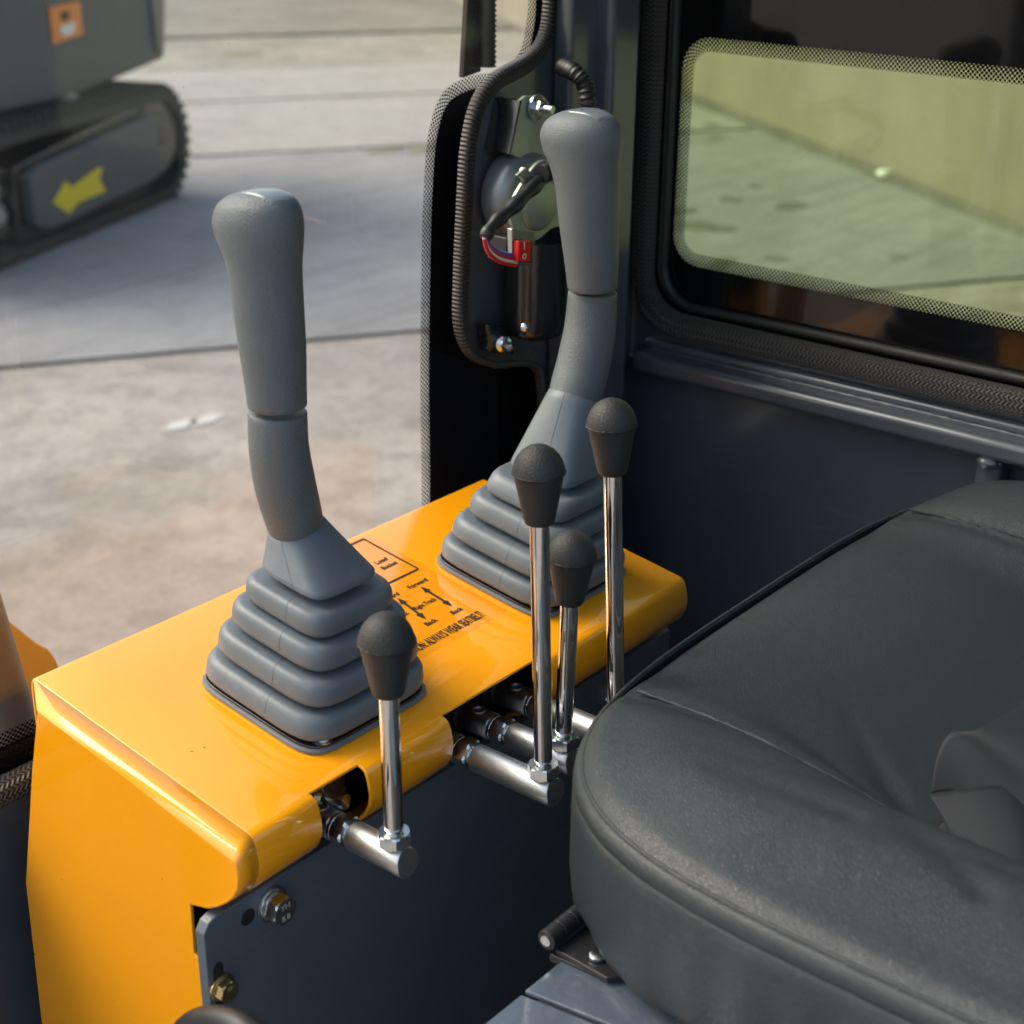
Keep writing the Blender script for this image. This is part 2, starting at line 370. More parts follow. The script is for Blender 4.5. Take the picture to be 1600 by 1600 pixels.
def hexnut(a, axis, af, h, hole=0, ph=0, bm=None):
    r = af/2/math.cos(R(30)); c = .88
    bm = bm or bmesh.new()
    a = Vector(a); w = Vector(axis).normalized()
    # chamfered hexagon: small circle-ish end, full hexagon, small end
    def ring(hh, k):
        pts = []
        for i in range(24):
            ang = 2*math.pi*i/24
            rh = af/2/math.cos(((ang+R(30)) % R(60))-R(30)); rr = min(rh, r*k) ; pts.append((ang, rr))
        u, v, _ = frame(w)
        return [a+w*hh+u*(q*math.cos(an+ph))+v*(q*math.sin(an+ph)) for an, q in pts]
    return loft([ring(0, c), ring(h*.14, 1), ring(h*.86, 1), ring(h, c)], bm)
def rsq(c, sx, st, rad, n=48, u=XD, v=TD):
    """rounded square ring; rad 0..1 corner roundness"""
    out = []
    for i in range(n):
        a = 2*math.pi*(i+.5)/n; ca, sa = math.cos(a), math.sin(a)
        p = 2/(max(rad, .12)); p = max(2, min(9, 2/rad**.9))
        k = (abs(ca)**p+abs(sa)**p)**(-1/p)
        out.append(Vector(c)+u*(sx*k*ca)+v*(st*k*sa))
    return out

# ================================================================== SETTING: the concrete yard
def sheet(name, pts, z, mat, parent=None, th=.02):
    return obj(name, prism([(x, y, z) for x, y in pts], (0, 0, -th)), mat, parent, smooth=0)
gr = sheet('ground', [(-60,-60), (220,-60), (220,220), (-60,220)], -.012, 'joint_dirt', th=.3); gr['kind'] = 'structure'
jd = Vector((.852, -.523, 0)).normalized(); jn = Vector((-jd.y, jd.x, 0))
def slab(s0, s1, a0, a1, mat):
    q = [jd*a0+jn*s0, jd*a1+jn*s0, jd*a1+jn*s1, jd*a0+jn*s1]
    o = sheet('concrete_slab', [(p.x, p.y) for p in q], 0, mat, gr, .01)
J = [aty(0,0,1)]
s1 = atz(320, 547, -1.5).dot(jn); s2 = atz(475, 236, -1.5).dot(jn); s3 = atz(500, 152, -1.5).dot(jn)
slab(-14, s1-.025, -30, 40, 'concrete_warm'); slab(s1+.025, s2-.03, -30, 40, 'concrete_blue')
slab(s2+.03, s3-.03, -30, 40, 'concrete_pale'); slab(s3+.03, s3+1.4, -30, 40, 'concrete_pale'); slab(s3+1.42, s3+3.2, -30, 40, 'concrete_dirty')
# verge of earth and sparse grass far off
vg = sheet('verge', [((jd*a+jn*b).x, (jd*a+jn*b).y) for a, b in ((-30, s3+3.25), (60, s3+3.25), (60, s3+30), (-30, s3+30))], .015, 'joint_dirt'); vg['kind'] = 'structure'
# beige wall seen through the side window
w0, w1 = atz(1090, 160, -1.5), atz(1600, 365, -1.5); wd = (w1-w0).normalized(); wn = Vector((-wd.y, wd.x, 0))
if wn.dot(w0) < 0: wn = -wn
wl = thing('boundary_wall', 'long beige plastered wall beyond the yard, seen through the green side window', 'wall', w0)
for i in range(-3, 4):
    a = w0+wd*(i*2.4+.002)-wd*1.4; b = a+wd*2.398
    obj('panel', prism([a, b, b+wn*.2, a+wn*.2], (0, 0, 2.6)), 'wall_plaster', wl, 0)
obj('footing', prism([w0-wd*9-wn*.05, w0+wd*8-wn*.05, w0+wd*8+wn*.15, w0-wd*9+wn*.15], (0, 0, .045)), 'joint_dirt', wl, 0)
def lump(c, r, seed, flat=.5):
    bm = bmesh.new(); bmesh.ops.create_icosphere(bm, subdivisions=2, radius=r); rnd = random.Random(seed)
    for v in bm.verts: v.co *= rnd.uniform(.8, 1.15); v.co.z *= flat; v.co += Vector(c)
    return bm
tag(obj('litter', lump(atz(1383, 281, -1.5)+Vector((0,0,.03)), .045, 3), 'white_litter'), 'small white lump lying at the foot of the beige wall', 'litter')
rnd = random.Random(11)
def blot(px, py, rw, rh, mat, name='stain'):
    c = atz(px, py, -1.5); pts = []
    for i in range(26):
        a = 2*math.pi*i/26; k = 1+.16*math.sin(2*a+px)+.10*math.sin(5*a+py)+rnd.uniform(-.05, .05)
        pts.append(c+Vector((math.cos(a)*rw*k, math.sin(a)*rh*k, .0035)))
    obj(name, prism(pts, (0, 0, -.003)), mat, gr, 0)
simple('oil_stain', (.13, .135, .11), .7, var=.4, nscale=6); simple('lime_spill', (.43, .42, .41), .9, var=.2, nscale=9); simple('moss', (.15, .15, .09), .95, var=.5, nscale=7)
for q in ((1085, 352, .10, .07), (1128, 358, .06, .05), (1142, 312, .05, .05), (1236, 322, .11, .05), (1180, 292, .03, .03), (1112, 196, .05, .05), (1118, 215, .05, .05), (1215, 405, .04, .05), (1403, 402, .03, .04), (1130, 410, .09, .04), (1065, 330, .08, .05)): blot(*q, 'oil_stain')
for q in ((284, 664, .045, .03), (322, 657, .05, .03)): blot(*q, 'lime_spill', 'spill')
for q in ((470, 24, .9, .5), (360, 10, .6, .35), (620, 14, .7, .4), (380, 84, .16, .1), (450, 90, .08, .06), (540, 44, .3, .2), (600, 236, .12, .05), (660, 236, .1, .05)): blot(*q, 'moss', 'moss_patch')
# ================================================================== the other excavator outside
A0, B0 = atz(40, 408, -1.5), atz(270, 312, -1.5)
td = (B0-A0).normalized(); tn = Vector((-td.y, td.x, 0))            # tn points away from the camera
if tn.dot(A0) < 0: tn = -tn
def onp(px, py, off=0): return pl(px, py, tn, A0+tn*off)
TRZ = onp(250, 140).z
ex = thing('mini_excavator', 'dark grey mini excavator parked outside on rubber tracks with orange label', 'excavator', A0)
# track: stadium belt in the plane (td, z)
r_t = (onp(235, 143).z)/2; xa = (onp(30, 300)-A0).dot(td)-.15; xb = (onp(296, 225)-A0).dot(td)-r_t
def stad(r, off, n=16):
    out = []
    for i in range(n+1):
        a = R(-90)+math.pi*i/n; out.append((xb+r*math.cos(a), r_t+r*math.sin(a)))
    for i in range(n+1):
        a = R(90)+math.pi*i/n; out.append((xa+r*math.cos(a), r_t+r*math.sin(a)))
    return [Vector((A0.x, A0.y, 0))+td*x+Vector((0,0,z))+tn*off for x, z in out]
bm = bmesh.new(); TW = .25
inn0, out0, out1, inn1 = stad(r_t-.05, 0), stad(r_t-.012, 0), stad(r_t-.012, TW), stad(r_t-.05, TW)
V = [[bm.verts.new(p) for p in q] for q in (inn0, out0, out1, inn1)]; n = len(inn0)
for i in range(n):
    j = (i+1) % n
    for k in range(4): bm.faces.new((V[k][i], V[k][j], V[(k+1) % 4][j], V[(k+1) % 4][i]))
track = obj('rubber_track', bm, 'track_rubber', ex, 50)
# lugs, one object each
C = stad(r_t, 0); Ls = [0]
for a, b in zip(C, C[1:]+C[:1]): Ls.append(Ls[-1]+(b-a).length)
tot = Ls[-1]; NL = int(tot/.052)
def at_len(C, s):
    s %= tot
    for i in range(len(C)):
        if Ls[i+1] >= s: return C[i].lerp(C[(i+1) % len(C)], (s-Ls[i])/(Ls[i+1]-Ls[i]+1e-9))
lug_me = None
for i in range(NL):
    s = tot*i/NL; p, q = at_len(C, s), at_len(C, s+.02); t_ = (q-p).normalized(); nn = tn.cross(t_).normalized()
    if nn.dot(p-(Vector((A0.x, A0.y, r_t))+td*max(xa, min(xb, (p-A0).dot(td))))) < 0: nn = -nn
    M = Matrix((t_, tn, nn)).transposed().to_4x4(); M.translation = p
    if lug_me is None:
        bm = prism([(-.017, .005, -.015), (.017, .005, -.015), (.011, .005, .026), (-.011, .005, .026)], (0, TW-.01, 0))
        o = obj('lug', bm, 'track_rubber', None, 0); lug_me = o.data
    else: o = bpy.data.objects.new('lug', lug_me); COL.objects.link(o)
    o.parent = track; o.matrix_parent_inverse = Matrix.Translation(-ex.location); o.matrix_world = M
    o.matrix_parent_inverse = Matrix.Identity(4); o.matrix_basis = Matrix.Translation(ex.location) @ Matrix.Translation(-ex.location) @ M
    o.parent = track
# track frame panel with arrow
pn = [onp(*q) for q in ((42, 278), (58, 260), (236, 178), (246, 188), (250, 266), (240, 280), (74, 360), (54, 354))]
tf = obj('track_frame', prism([p-tn*.012 for p in pn], tn*.12), 'machine_gray', ex, 0, bevel=.01)
obj('frame_rail', prism([onp(*q)+tn*.03 for q in ((32, 262), (242, 150), (255, 170), (250, 285), (75, 385), (40, 385))], tn*.16), 'black_steel', ex, 0, bevel=.01)
c = onp(253, 212); obj('idler_wheel', cyl(c+tn*.02, c+tn*.2, r_t*.72, 32), 'black_steel', ex, 40, bevel=.012)
obj('idler_hub', cyl(c-tn*.015, c+tn*.03, .042, 20), 'tube_gray', ex, 40, bevel=.01)
ar = [(78, 316), (98, 283), (108, 292), (148, 262), (156, 262), (150, 279), (161, 298), (118, 316), (112, 322), (104, 334)]
obj('arrow', prism([onp(*q)-tn*.014 for q in ar], tn*.004), 'arrow_yellow', tf, 0)
for k in range(7):
    c = onp(-6+k*6, 250+k*19-(k % 2)*9)+tn*.1-td*.03
    obj('blade_link', lump(c, .07, k, .9), 'worn_steel', ex, 30) if k % 2 else None
# upper body
bz = [onp(*q, .12) for q in ((-220, -330), (262, -330), (258, -10), (257, 88), (255, 92), (120, 150), (0, 178), (-220, 250))]
body = obj('body', prism(bz, tn*1.1), 'machine_gray', ex, 0, bevel=.05, segs=4)
obj('corner_post', prism([onp(*q, .10) for q in ((240, -330), (262, -330), (258, 84), (247, 78), (238, 0))], tn*.03), 'slate_paint', ex, 0, bevel=.01)
lb = obj('label', prism([onp(*q, .112) for q in ((77, 12), (125, 2), (130, 54), (84, 69))], tn*.006), 'orange_label', body, 0)
obj('label_mark', prism([onp(*q, .108) for q in ((96, 19), (108, 16), (109, 30), (97, 33))], tn*.003), 'screen_print', body, 0)
obj('label_mark', prism([onp(*q, .108) for q in ((93, 42), (118, 34), (116, 52), (100, 57))], tn*.003), 'white_plastic', body, 0)
obj('panel_seam', prism([onp(*q, .116) for q in ((-220, -36), (256, -100), (256, -96), (-220, -32))], tn*.003), 'black_steel', body, 0)
obj('undercarriage', prism([onp(*q, .5) for q in ((-60, 150), (110, 120), (150, 160), (140, 260), (-60, 330))], tn*.6), 'black_steel', ex, 0, bevel=.02)
c = onp(116, 163, .10); obj('slew_bolt', cyl(c, c+tn*.05, .045, 16), 'worn_steel', ex, 40)
# far side track
for part in ([track]):
    o = part.copy(); COL.objects.link(o); o.parent = ex; o.location = part.location+tn*1.0
    o.matrix_parent_inverse = part.matrix_parent_inverse.copy()
# ================================================================== own machine parts outside the windscreen
bb = thing('boom_bracket', 'yellow steel bracket with rounded corner outside the lower windscreen', 'bracket', aty(0, 1050, 1.15))
q = [aty(*p, 1.15) for p in spline([(-200, 900, 0), (-60, 935, 0), (0, 960, 0), (58, 1004, 0), (82, 1020, 0), (98, 1060, 0), (116, 1180, 0), (126, 1300, 0)], 4) for p in [(p[0], p[1])]]
q += [aty(-200, 1300, 1.15)]
obj('side_plate', prism(q, (0, .03, 0)), 'yellow_paint', bb, 30, bevel=.003)
tb = obj('hydraulic_tube', cyl(aty(-52, 900, 1.08), aty(38, 1190, 1.08), .0215, 24), 'tube_gray'); tag(tb, 'grey brown hydraulic tube slanting outside the lower left windscreen', 'hydraulic tube')
# ================================================================== CAB
XW, YG, YP = 1.30, .92, .89
cab = thing('cab', 'dark slate steel cab of the machine with pillars, wall panel, sill and windows', 'cab', (1.3, .9, .5))
def tabpt(px, py, y=YP): return aty(px, py, y)
# front window pane, printed band, dots and rubber edge
fw = obj('front_window', box(.30, 1.30, YG, YG+.005, H0-.655, H0+.62), 'clear_glass', cab, 0)
front_edge = spline([aty(*q, YG) for q in ((655, 1100), (657, 780), (655, 600), (657, 400), (660, 300), (668, 205), (690, 145), (730, 119), (778, 110), (808, 84), (820, 40), (824, -20), (828, -200), (835, -900))], 8)
fe = [p+Vector((.011, 0, 0)) if i < 3 else p for i, p in enumerate(front_edge)]
def offs(path, d, n):          # offset to the left of travel, in the plane with normal n
    out = []
    for i, p in enumerate(path):
        w = (path[min(i+1, len(path)-1)]-path[max(i-1, 0)]).normalized(); out.append(p+Vector(n).cross(w).normalized()*d)
    return out
inner = offs(front_edge, -.012, (0, 1, 0))
if inner[20].x < front_edge[20].x: inner = offs(front_edge, .012, (0, 1, 0))
bm = ribbon(inner, [Vector((1.30, p.y, p.z)) for p in inner], (0, -.0012, 0)); obj('printed_band', bm, 'frit', fw, 0, recalc=False)
bm = ribbon(inner, front_edge, (0, -.0012, 0)); obj('dot_band', bm, 'dot_screen', fw, 0, recalc=False)
# lower band of dots of the windscreen (bottom left) and its rubber strip
zb = aty(30, 1142, YG).z
e0 = [Vector((.30+i*.02, YG, zb-.006)) for i in range(20)]; e1 = [p+Vector((0,0,.012)) for p in e0]
obj('dot_band', ribbon(e0, e1, (0, -.0012, 0)), 'dot_screen', fw, 0, recalc=False)
obj('printed_band', ribbon([p-Vector((0,0,.04)) for p in e0], e0, (0, -.0012, 0)), 'frit', fw, 0, recalc=False)
zs = aty(22, 1233, .90).z
obj('lower_rubber_seal', sweep([(.28, .905, zs), (.55, .905, zs), (.9, .905, zs)], .011, 12), 'braided_rubber', cab, 40)
obj('front_panel', box(.28, 1.30, .90, .925, .50, zs-.006), 'slate_paint', cab, 0, bevel=.004)
# pillar plate with its tab, and the ribbed rubber edging
tabp = spline([tabpt(*q) for q in ((870, -900), (866, -150), (862, 0), (852, 62), (826, 97), (775, 128), (748, 165), (733, 230), (727, 320), (722, 430), (722, 505), (738, 545), (772, 562), (808, 560), (838, 566), (850, 598), (852, 700), (852, 1000))], 8)
pp = tabp+[Vector((1.30, YP, tabp[-1].z)), Vector((1.30, YP, tabp[0].z))]
obj('pillar_plate', prism(pp, (0, .004, 0)), 'slate_paint', cab, 30)
edg = [(.0078, .004), (.0078, -.0025), (.0062, -.0050), (.0040, -.0056), (.0018, -.0044), (.0006, -.0022), (-.0082, -.0016), (-.0082, .005)]
def edge_profile(path, pr):
    bm = bmesh.new(); uv = bm.loops.layers.uv.verify(); L = [0]
    for a, b in zip(path, path[1:]): L.append(L[-1]+(b-a).length)
    rows = []
    for i, p in enumerate(path):
        w = (path[min(i+1, len(path)-1)]-path[max(i-1, 0)]).normalized(); o = Vector((0, 1, 0)).cross(w).normalized()
        rows.append([bm.verts.new(p+o*a+Vector((0, b, 0))) for a, b in pr])
    n = len(pr)
    for i in range(len(path)-1):
        for k in range(n):
            j = (k+1) % n; f = bm.faces.new((rows[i][k], rows[i][j], rows[i+1][j], rows[i+1][k]))
            for lp, c in zip(f.loops, ((L[i], k/n), (L[i], (k+1)/n), (L[i+1], (k+1)/n), (L[i+1], k/n))): lp[uv].uv = c
    return bm
w_ = (tabp[20]-tabp[19]).normalized()
sgn = 1 if Vector((0, 1, 0)).cross(w_).x < 0 else -1
obj('ribbed_edging', edge_profile(tabp, [(a*sgn, b) for a, b in edg]), 'ribbed_rubber', cab, 50)
# corner pillar
def vpost(name, px0, px1, y0, y1, mat='slate_paint', bev=.005):
    x0 = aty(px0, 60, y0).x; x1 = aty(px1, 60, y0).x
    obj(name, box(x0, x1, y0, y1, H0-1.0, H0+.65), mat, cab, 0, bevel=bev, segs=3)
vpost('pillar', 893, 946, .868, .889)
vpost('pillar', 957, 1003, .852, .886, bev=.008)
# side wall
yL = atx(1008, 440, XW).y; zB = atx(1100, 519, XW).z
clear = dict(y1=atx(1050, 240, XW).y, z0=atx(1320, 468, XW).z, z1=atx(1340, 84, XW).z)
zB = (atx(1040, 500, XW).z+atx(1600, 627, XW).z)/2
def rrect(y0, y1, z0, z1, r, x, n=10):
    out = []
    for cy, cz, a0 in ((y1-r, z1-r, 0), (y0+r, z1-r, 90), (y0+r, z0+r, 180), (y1-r, z0+r, 270)):
        for i in range(n+1):
            a = R(a0+90*i/n); out.append(Vector((x, cy+r*math.cos(a), cz+r*math.sin(a))))
    return out
ZT = H0+.30
op = rrect(-.15, yL, zB, ZT, .055, XW+.004)
sw = obj('side_window', prism(rrect(-.16, yL+.006, zB-.006, ZT+.006, .05, XW+.012), (.005, 0, 0)), 'green_glass', cab, 0)
cl = rrect(-.02, clear['y1'], clear['z0'], clear['z1'], .030, XW+.0105)
op2 = rrect(-.16, yL+.006, zB-.006, ZT+.006, .05, XW+.0105)
bm = bmesh.new(); a = [bm.verts.new(p) for p in op2]; b = [bm.verts.new(p) for p in cl]
for i in range(len(a)): bm.faces.new((a[i], a[(i+1) % len(a)], b[(i+1) % len(a)], b[i]))
obj('printed_band', bm, 'frit', sw, 0)
def densify(P_, n=6):
    return [P_[i].lerp(P_[(i+1) % len(P_)], k/n) for i in range(len(P_)) for k in range(n)]
cl2 = rrect(-.02+.013, clear['y1']-.013, clear['z0']+.013, clear['z1']-.013, .018, XW+.0105)
obj('dot_band', ribbon(cl+[cl[0]], cl2+[cl2[0]], (0, 0, 0)), 'dot_screen_wide', sw, 0, recalc=False)
# wall sheet around the opening
outer = rrect(-.32, .893, H0-.52, H0+.62, .002, XW+.004)
bm = bmesh.new(); a = [bm.verts.new(p) for p in outer]; b = [bm.verts.new(p) for p in op]; c_ = [bm.verts.new(p+Vector((.02, 0, 0))) for p in op]
for i in range(len(a)):
    j = (i+1) % len(a); bm.faces.new((a[i], a[j], b[j], b[i])); bm.faces.new((b[i], b[j], c_[j], c_[i]))
obj('side_wall', bm, 'slate_paint', cab, 30)
sp = densify(rrect(-.15, yL, zB, ZT, .05, XW-.002), 3)
obj('rubber_seal', sweep(sp, 0, closed=True, prof=[(.007, -.012), (.010, -.006), (.010, .006), (.007, .011), (-.002, .011), (-.002, -.012)], up=(-1, 0, 0)), 'braided_rubber', sw, 60)
sp = densify(rrect(-.15+.017, yL-.017, zB+.017, ZT-.017, .04, XW+.006), 3)
obj('inner_seal', sweep(sp, .0055, 8, closed=True), 'black_rubber', sw, 60)
# sill ledge
L1 = (atx(1002, 562, XW-.032).z+atx(1600, 688, XW-.032).z)/2; L0 = (atx(973, 585, XW-.032).z+atx(1522, 704, XW-.032).z)/2
obj('sill_rail', box(XW-.034, XW+.003, -.3, .866, L0, L1), 'slate_paint', cab, 0, bevel=.0065, segs=5)
obj('sill_step', box(XW-.008, XW+.003, -.3, .868, L1-.001, L1+.009), 'slate_paint', cab, 0, bevel=.004, segs=3)
bm = bmesh.new()
rnd = random.Random(4)
pth = [Vector((XW-.009+rnd.uniform(-.0003, .0003), y/200, L1+.0002)) for y in range(-40, 172)]
obj('weld_bead', sweep(pth, [rnd.uniform(.0012, .0019) for _ in pth], 8), 'slate_paint', cab, 60)
obj('lower_panel', box(XW-.003, XW+.012, -.3, .8895, H0-1.0, L0+.004), 'slate_paint', cab, 0)
p = atx(1548, 706, XW-.02)
obj('post', box(XW-.026, XW-.0035, p.y-.014, p.y+.010, H0-1.0, L0-.0005), 'slate_paint', cab, 0, bevel=.004)
obj('weld', lump(Vector((XW-.028, p.y-.002, L0-.003)), .010, 5, .5), 'slate_paint', cab, 60)
# what the photo implies around the frame: roof, floor, rear wall, left rails
obj('roof', box(.30, XW+.03, -.35, .93, H0+.62, H0+.66), 'slate_paint', cab, 0, bevel=.01)
obj('floor_plate', box(.30, XW, -.35, .90, H0-1.02, H0-1.0), 'slate_paint', cab, 0)
obj('rear_wall', box(.30, XW, -.36, -.33, H0-1.0, H0-.2), 'slate_paint', cab, 0)
obj('rear_pillar', box(XW-.06, XW, -.36, -.30, H0-1.0, H0+.62), 'slate_paint', cab, 0)
obj('rear_pillar', box(.30, .36, -.36, -.30, H0-1.0, H0+.62), 'slate_paint', cab, 0)
obj('door_pillar', box(.28, .33, .87, .93, H0-1.0, H0+.62), 'slate_paint', cab, 0, bevel=.008)
# ================================================================== outside wiper arm seen through the windscreen
wa = obj('wiper_arm', prism([aty(*q, .955) for q in ((738, -120), (752, -120), (752, 112), (724, 122))], (0, .006, 0)), 'black_steel', cab, 0, bevel=.001)
hp = [aty(762, -120+i*4, .95) for i in range(57)]
obj('ribbed_hose', sweep(hp, [.0068 if i % 2 else .0085 for i in range(len(hp))], 12), 'black_plastic', wa, 80)
# ================================================================== wiper motor on the tab
wm = thing('wiper_motor', 'wiper motor with olive zinc cover, red rocker switch and glossy black can', 'wiper motor', aty(830, 300, .87))
nb = Vector((0, -1, 0))
bp = [aty(*q, .862) for q in ((812, 158), (822, 150), (850, 150), (858, 160), (895, 250), (845, 262), (796, 240))]
obj('bracket', prism(bp, (0, .004, 0)), 'zinc_green_reflection', wm, 0, bevel=.0008)
obj('bracket_side', prism([aty(*q, .862) for q in ((812, 158), (815, 156), (799, 240), (795, 240))], (0, .027, 0)), 'black_steel', wm, 0)
c = aty(838, 168, .86); obj('washer', cyl(c, c+nb*.002, .0115, 24), 'bright_zinc', wm)
obj('nut', hexnut(c+nb*.002, nb, .013, .006), 'bright_zinc', wm, 20); obj('stud', cyl(c, c+nb*.018, .0035, 12), 'bright_zinc', wm)
c = aty(822, 306, .865)
obj('gear_housing', lathe(c+Vector((0, .022, 0)), nb, [(.036, 0), (.0395, .006), (.0395, .022), (.037, .028), (.030, .031), (0, .032)], 40), 'housing', wm, 50)
cv = [aty(*q, .832) for q in spline([(845, 252, 0), (880, 262, 0), (890, 300, 0), (893, 345, 0), (862, 358, 0), (838, 376, 0), (812, 372, 0), (799, 345, 0), (800, 320, 0), (815, 290, 0)], 5, True) for q in [(q[0], q[1])]]
obj('cover', prism(cv, (0, .004, 0)), 'zinc_green_reflection', wm, 40, bevel=.001)
c2 = aty(842, 318, .832); obj('cover_dome', lathe(c2, nb, [(.024, -.001), (.0235, .002), (.020, .0045), (0, .005)], 32), 'zinc_green_reflection', wm, 60)
c3 = aty(829, 277, .832); obj('bolt', cyl(c3+Vector((-.012, 0, -.002)), c3+Vector((.004, -.006, 0)), .0028, 10), 'zinc_dark', wm); obj('nut', hexnut(aty(816, 268, .826), nb, .008, .004), 'gold_zinc', wm, 20)
obj('clip', prism([aty(*q, .818) for q in ((808, 274), (822, 262), (842, 280), (832, 290))], (0, .003, 0)), 'zinc_green_reflection', wm, 0, bevel=.0006)
sl_ = spline([aty(*q) for q in ((880, 262, .83), (860, 268, .822), (832, 293, .812), (800, 325, .808), (772, 350, .806), (757, 372, .806))], 8)
obj('cable_sleeve', sweep(sl_, [.0072+.0007*math.sin(i*.9)-.002*i/len(sl_) for i in range(len(sl_))], 14), 'black_plastic', wm, 70)
cr = spline([aty(*q) for q in ((900, 262, .82), (872, 262, .815), (846, 272, .811))], 12)
obj('corrugated_tube', sweep(cr, [.0075 if i % 4 < 2 else .0055 for i in range(len(cr))], 14), 'black_plastic', wm, 80)
for k, (m_, dy) in enumerate((('red_wire', 0), ('blue_wire', -5), ('white_plastic', 5), ('red_wire', 9))):
    a_ = spline([aty(757, 368+dy*.5, .806), aty(763, 385+dy, .806), aty(780, 399+dy, .808), aty(806, 405+dy, .81)], 8)
    obj('wire', sweep(a_, .0020, 8), m_, wm, 60)
sb = [aty(*q, .800) for q in ((803, 358), (806, 356), (809, 412), (806, 417), (801, 416))]
obj('switch_bracket', prism([aty(*q, .812) for q in ((801, 358), (836, 362), (834, 415), (800, 416))], (0, .002, 0)), 'zinc_dark', wm, 0, bevel=.0005)
obj('bracket_lip', prism([aty(*q, .809) for q in ((800, 358), (803, 357), (803, 416), (800, 416))], (0, .005, 0)), 'zinc', wm, 0, bevel=.0004)
obj('switch_frame', prism([aty(*q, .808) for q in ((809, 374), (833, 377), (831, 411), (808, 410))], (0, .004, 0)), 'black_plastic', wm, 0, bevel=.0006)
obj('switch_body', prism([aty(*q, .814) for q in ((792, 372), (806, 372), (806, 410), (790, 410))], (0, .02, 0)), 'black_plastic', wm, 0, bevel=.001)
rk = [aty(811, 376, .806), aty(830, 377, .800), aty(828, 409, .806), aty(810, 408, .806)]
rb = obj('rocker', prism([aty(*q, .803) for q in ((811, 377), (831, 377), (829, 409), (810, 409))], (0, .006, 0)), 'red_plastic', wm, 0, bevel=.0008)
text('switch_mark', 'I', 'white_plastic', aty(818, 390, .8022), XD, (0,0,1), .009, rb, .0002)
text('switch_mark', 'O', 'white_plastic', aty(816, 406, .8022), XD, (0,0,1), .007, rb, .0002)
ct, cb = aty(838, 372, .862), aty(836, 518, .862); cb = Vector((ct.x, ct.y, cb.z))
obj('motor_can', lathe(cb, (0,0,1), [(0, -.004), (.020, -.003), (.026, 0), (.0275, .006), (.0285, .02), (.0285, ct.z-cb.z)], 40), 'black_steel', wm, 50)
for dx in (-.0285, .0):
    obj('can_rib', cyl(Vector((cb.x+dx*.9, cb.y-.0265 if dx == 0 else cb.y-.008, cb.z+.004)), Vector((cb.x+dx*.9, cb.y-.0265 if dx == 0 else cb.y-.008, ct.z)), .0022, 10), 'black_steel', wm)
s_ = aty(823, 512, .828); obj('screw', lathe(s_+Vector((0, .003, 0)), nb, [(.0045, 0), (.0045, .003), (.003, .005), (0, .0055)], 16), 'bright_zinc', wm)
b_ = aty(776, 522, .88); obj('mount_foot', prism([aty(*q, .872) for q in ((762, 506), (800, 512), (806, 555), (768, 552))], (0, .016, 0)), 'black_steel', wm, 0, bevel=.003)
a_, b2 = aty(779, 533, .872), aty(803, 548, .835)
ax = (b2-a_).normalized()
obj('stud_bolt', lathe(a_, ax, [(.0095, 0), (.0095, .005), (.0075, .008), (.0075, .016), (.0045, .018), (.0045, .027), (.003, .032), (0, .0325)], 18), 'bright_zinc', wm, 40)
# conduit entering the pillar
cp = spline([aty(*q) for q in ((880, 104, .865), (896, 112, .845), (912, 128, .835), (918, 150, .83), (922, 200, .83), (925, 260, .84))], 12)
cd = obj('cable_conduit', sweep(cp, [.0066 if i % 3 else .0082 for i in range(len(cp))], 14), 'black_plastic', None, 80)
tag(cd, 'black corrugated cable conduit curving out of the pillar behind the far joystick', 'conduit')
# ================================================================== CONSOLE
con = thing('control_console', 'glossy yellow sheet steel control console with rounded front flange', 'console', (.53, .75, H0-.7))
prof = [(.8545, -.63), (.8545, -.5485), (.8535, -.5425), (.8515, -.5396)]
prof = [(y, z+H0) for y, z in prof]+[(y, ztop(y)) for y in (.847, .80, .74, .68, .6385)]
flg = [(.6348, -.5708), (.6322, -.5724), (.6305, -.5765), (.6290, -.5825), (.6280, -.5890), (.6290, -.5970), (.633, -.6055), (.640, -.6135), (.649, -.621), (.660, -.628), (.672, -.634)]
prof2 = [(y, z+H0) for y, z in flg]
xs = [.534, .589, .634, .718, .832, 1.018]
solid_f = [True, False, True, False, True]
bm = bmesh.new(); G = {}
full = prof+prof2; nt_ = len(prof)
def gv(i, j, x=None):
    if (i, j) not in G: G[i, j] = bm.verts.new((xs[i], full[j][0], full[j][1]))
    return G[i, j]
for i in range(len(xs)-1):
    for j in range(len(full)-1):
        if j >= nt_-1 and not solid_f[i]: continue
        bm.faces.new((gv(i, j), gv(i+1, j), gv(i+1, j+1), gv(i, j+1)))
sh = obj('shell', bm, 'yellow_paint', con, 30)
for v_ in sh.data.polygons[:1]:
    pass
md = sh.modifiers.new('thick', 'SOLIDIFY'); md.thickness = .0028; md.offset = 0
md = sh.modifiers.new('bevel', 'BEVEL'); md.width = .0008; md.segments = 2; md.angle_limit = R(50); md.limit_method = 'ANGLE'
# left end: chamfer strip and end plate
def ep(y, z): return Vector((.516, y, z+H0))
low = [(.6285, -.5780), (.6280, -.5790), (.6277, -.5805), (.6273, -.5840), (.6270, -.5895), (.6283, -.5965), (.6325, -.6045), (.6395, -.6120), (.6480, -.6190), (.6585, -.6255), (.6755, -.6305)]
endp = [ep(.823, -.5455)]+[ep(y, z) for y, z in low]+[atx(303, 1490, .516), atx(312, 1500, .516), atx(331, 1640, .516), atx(345, 1760, .516), atx(95, 1780, .516), atx(65, 1600, .516), atx(40, 1380, .516), atx(50, 1200, .516)]
obj('end_plate', prism(endp, (.0028, 0, 0)), 'yellow_paint', con, 30, bevel=.0007)
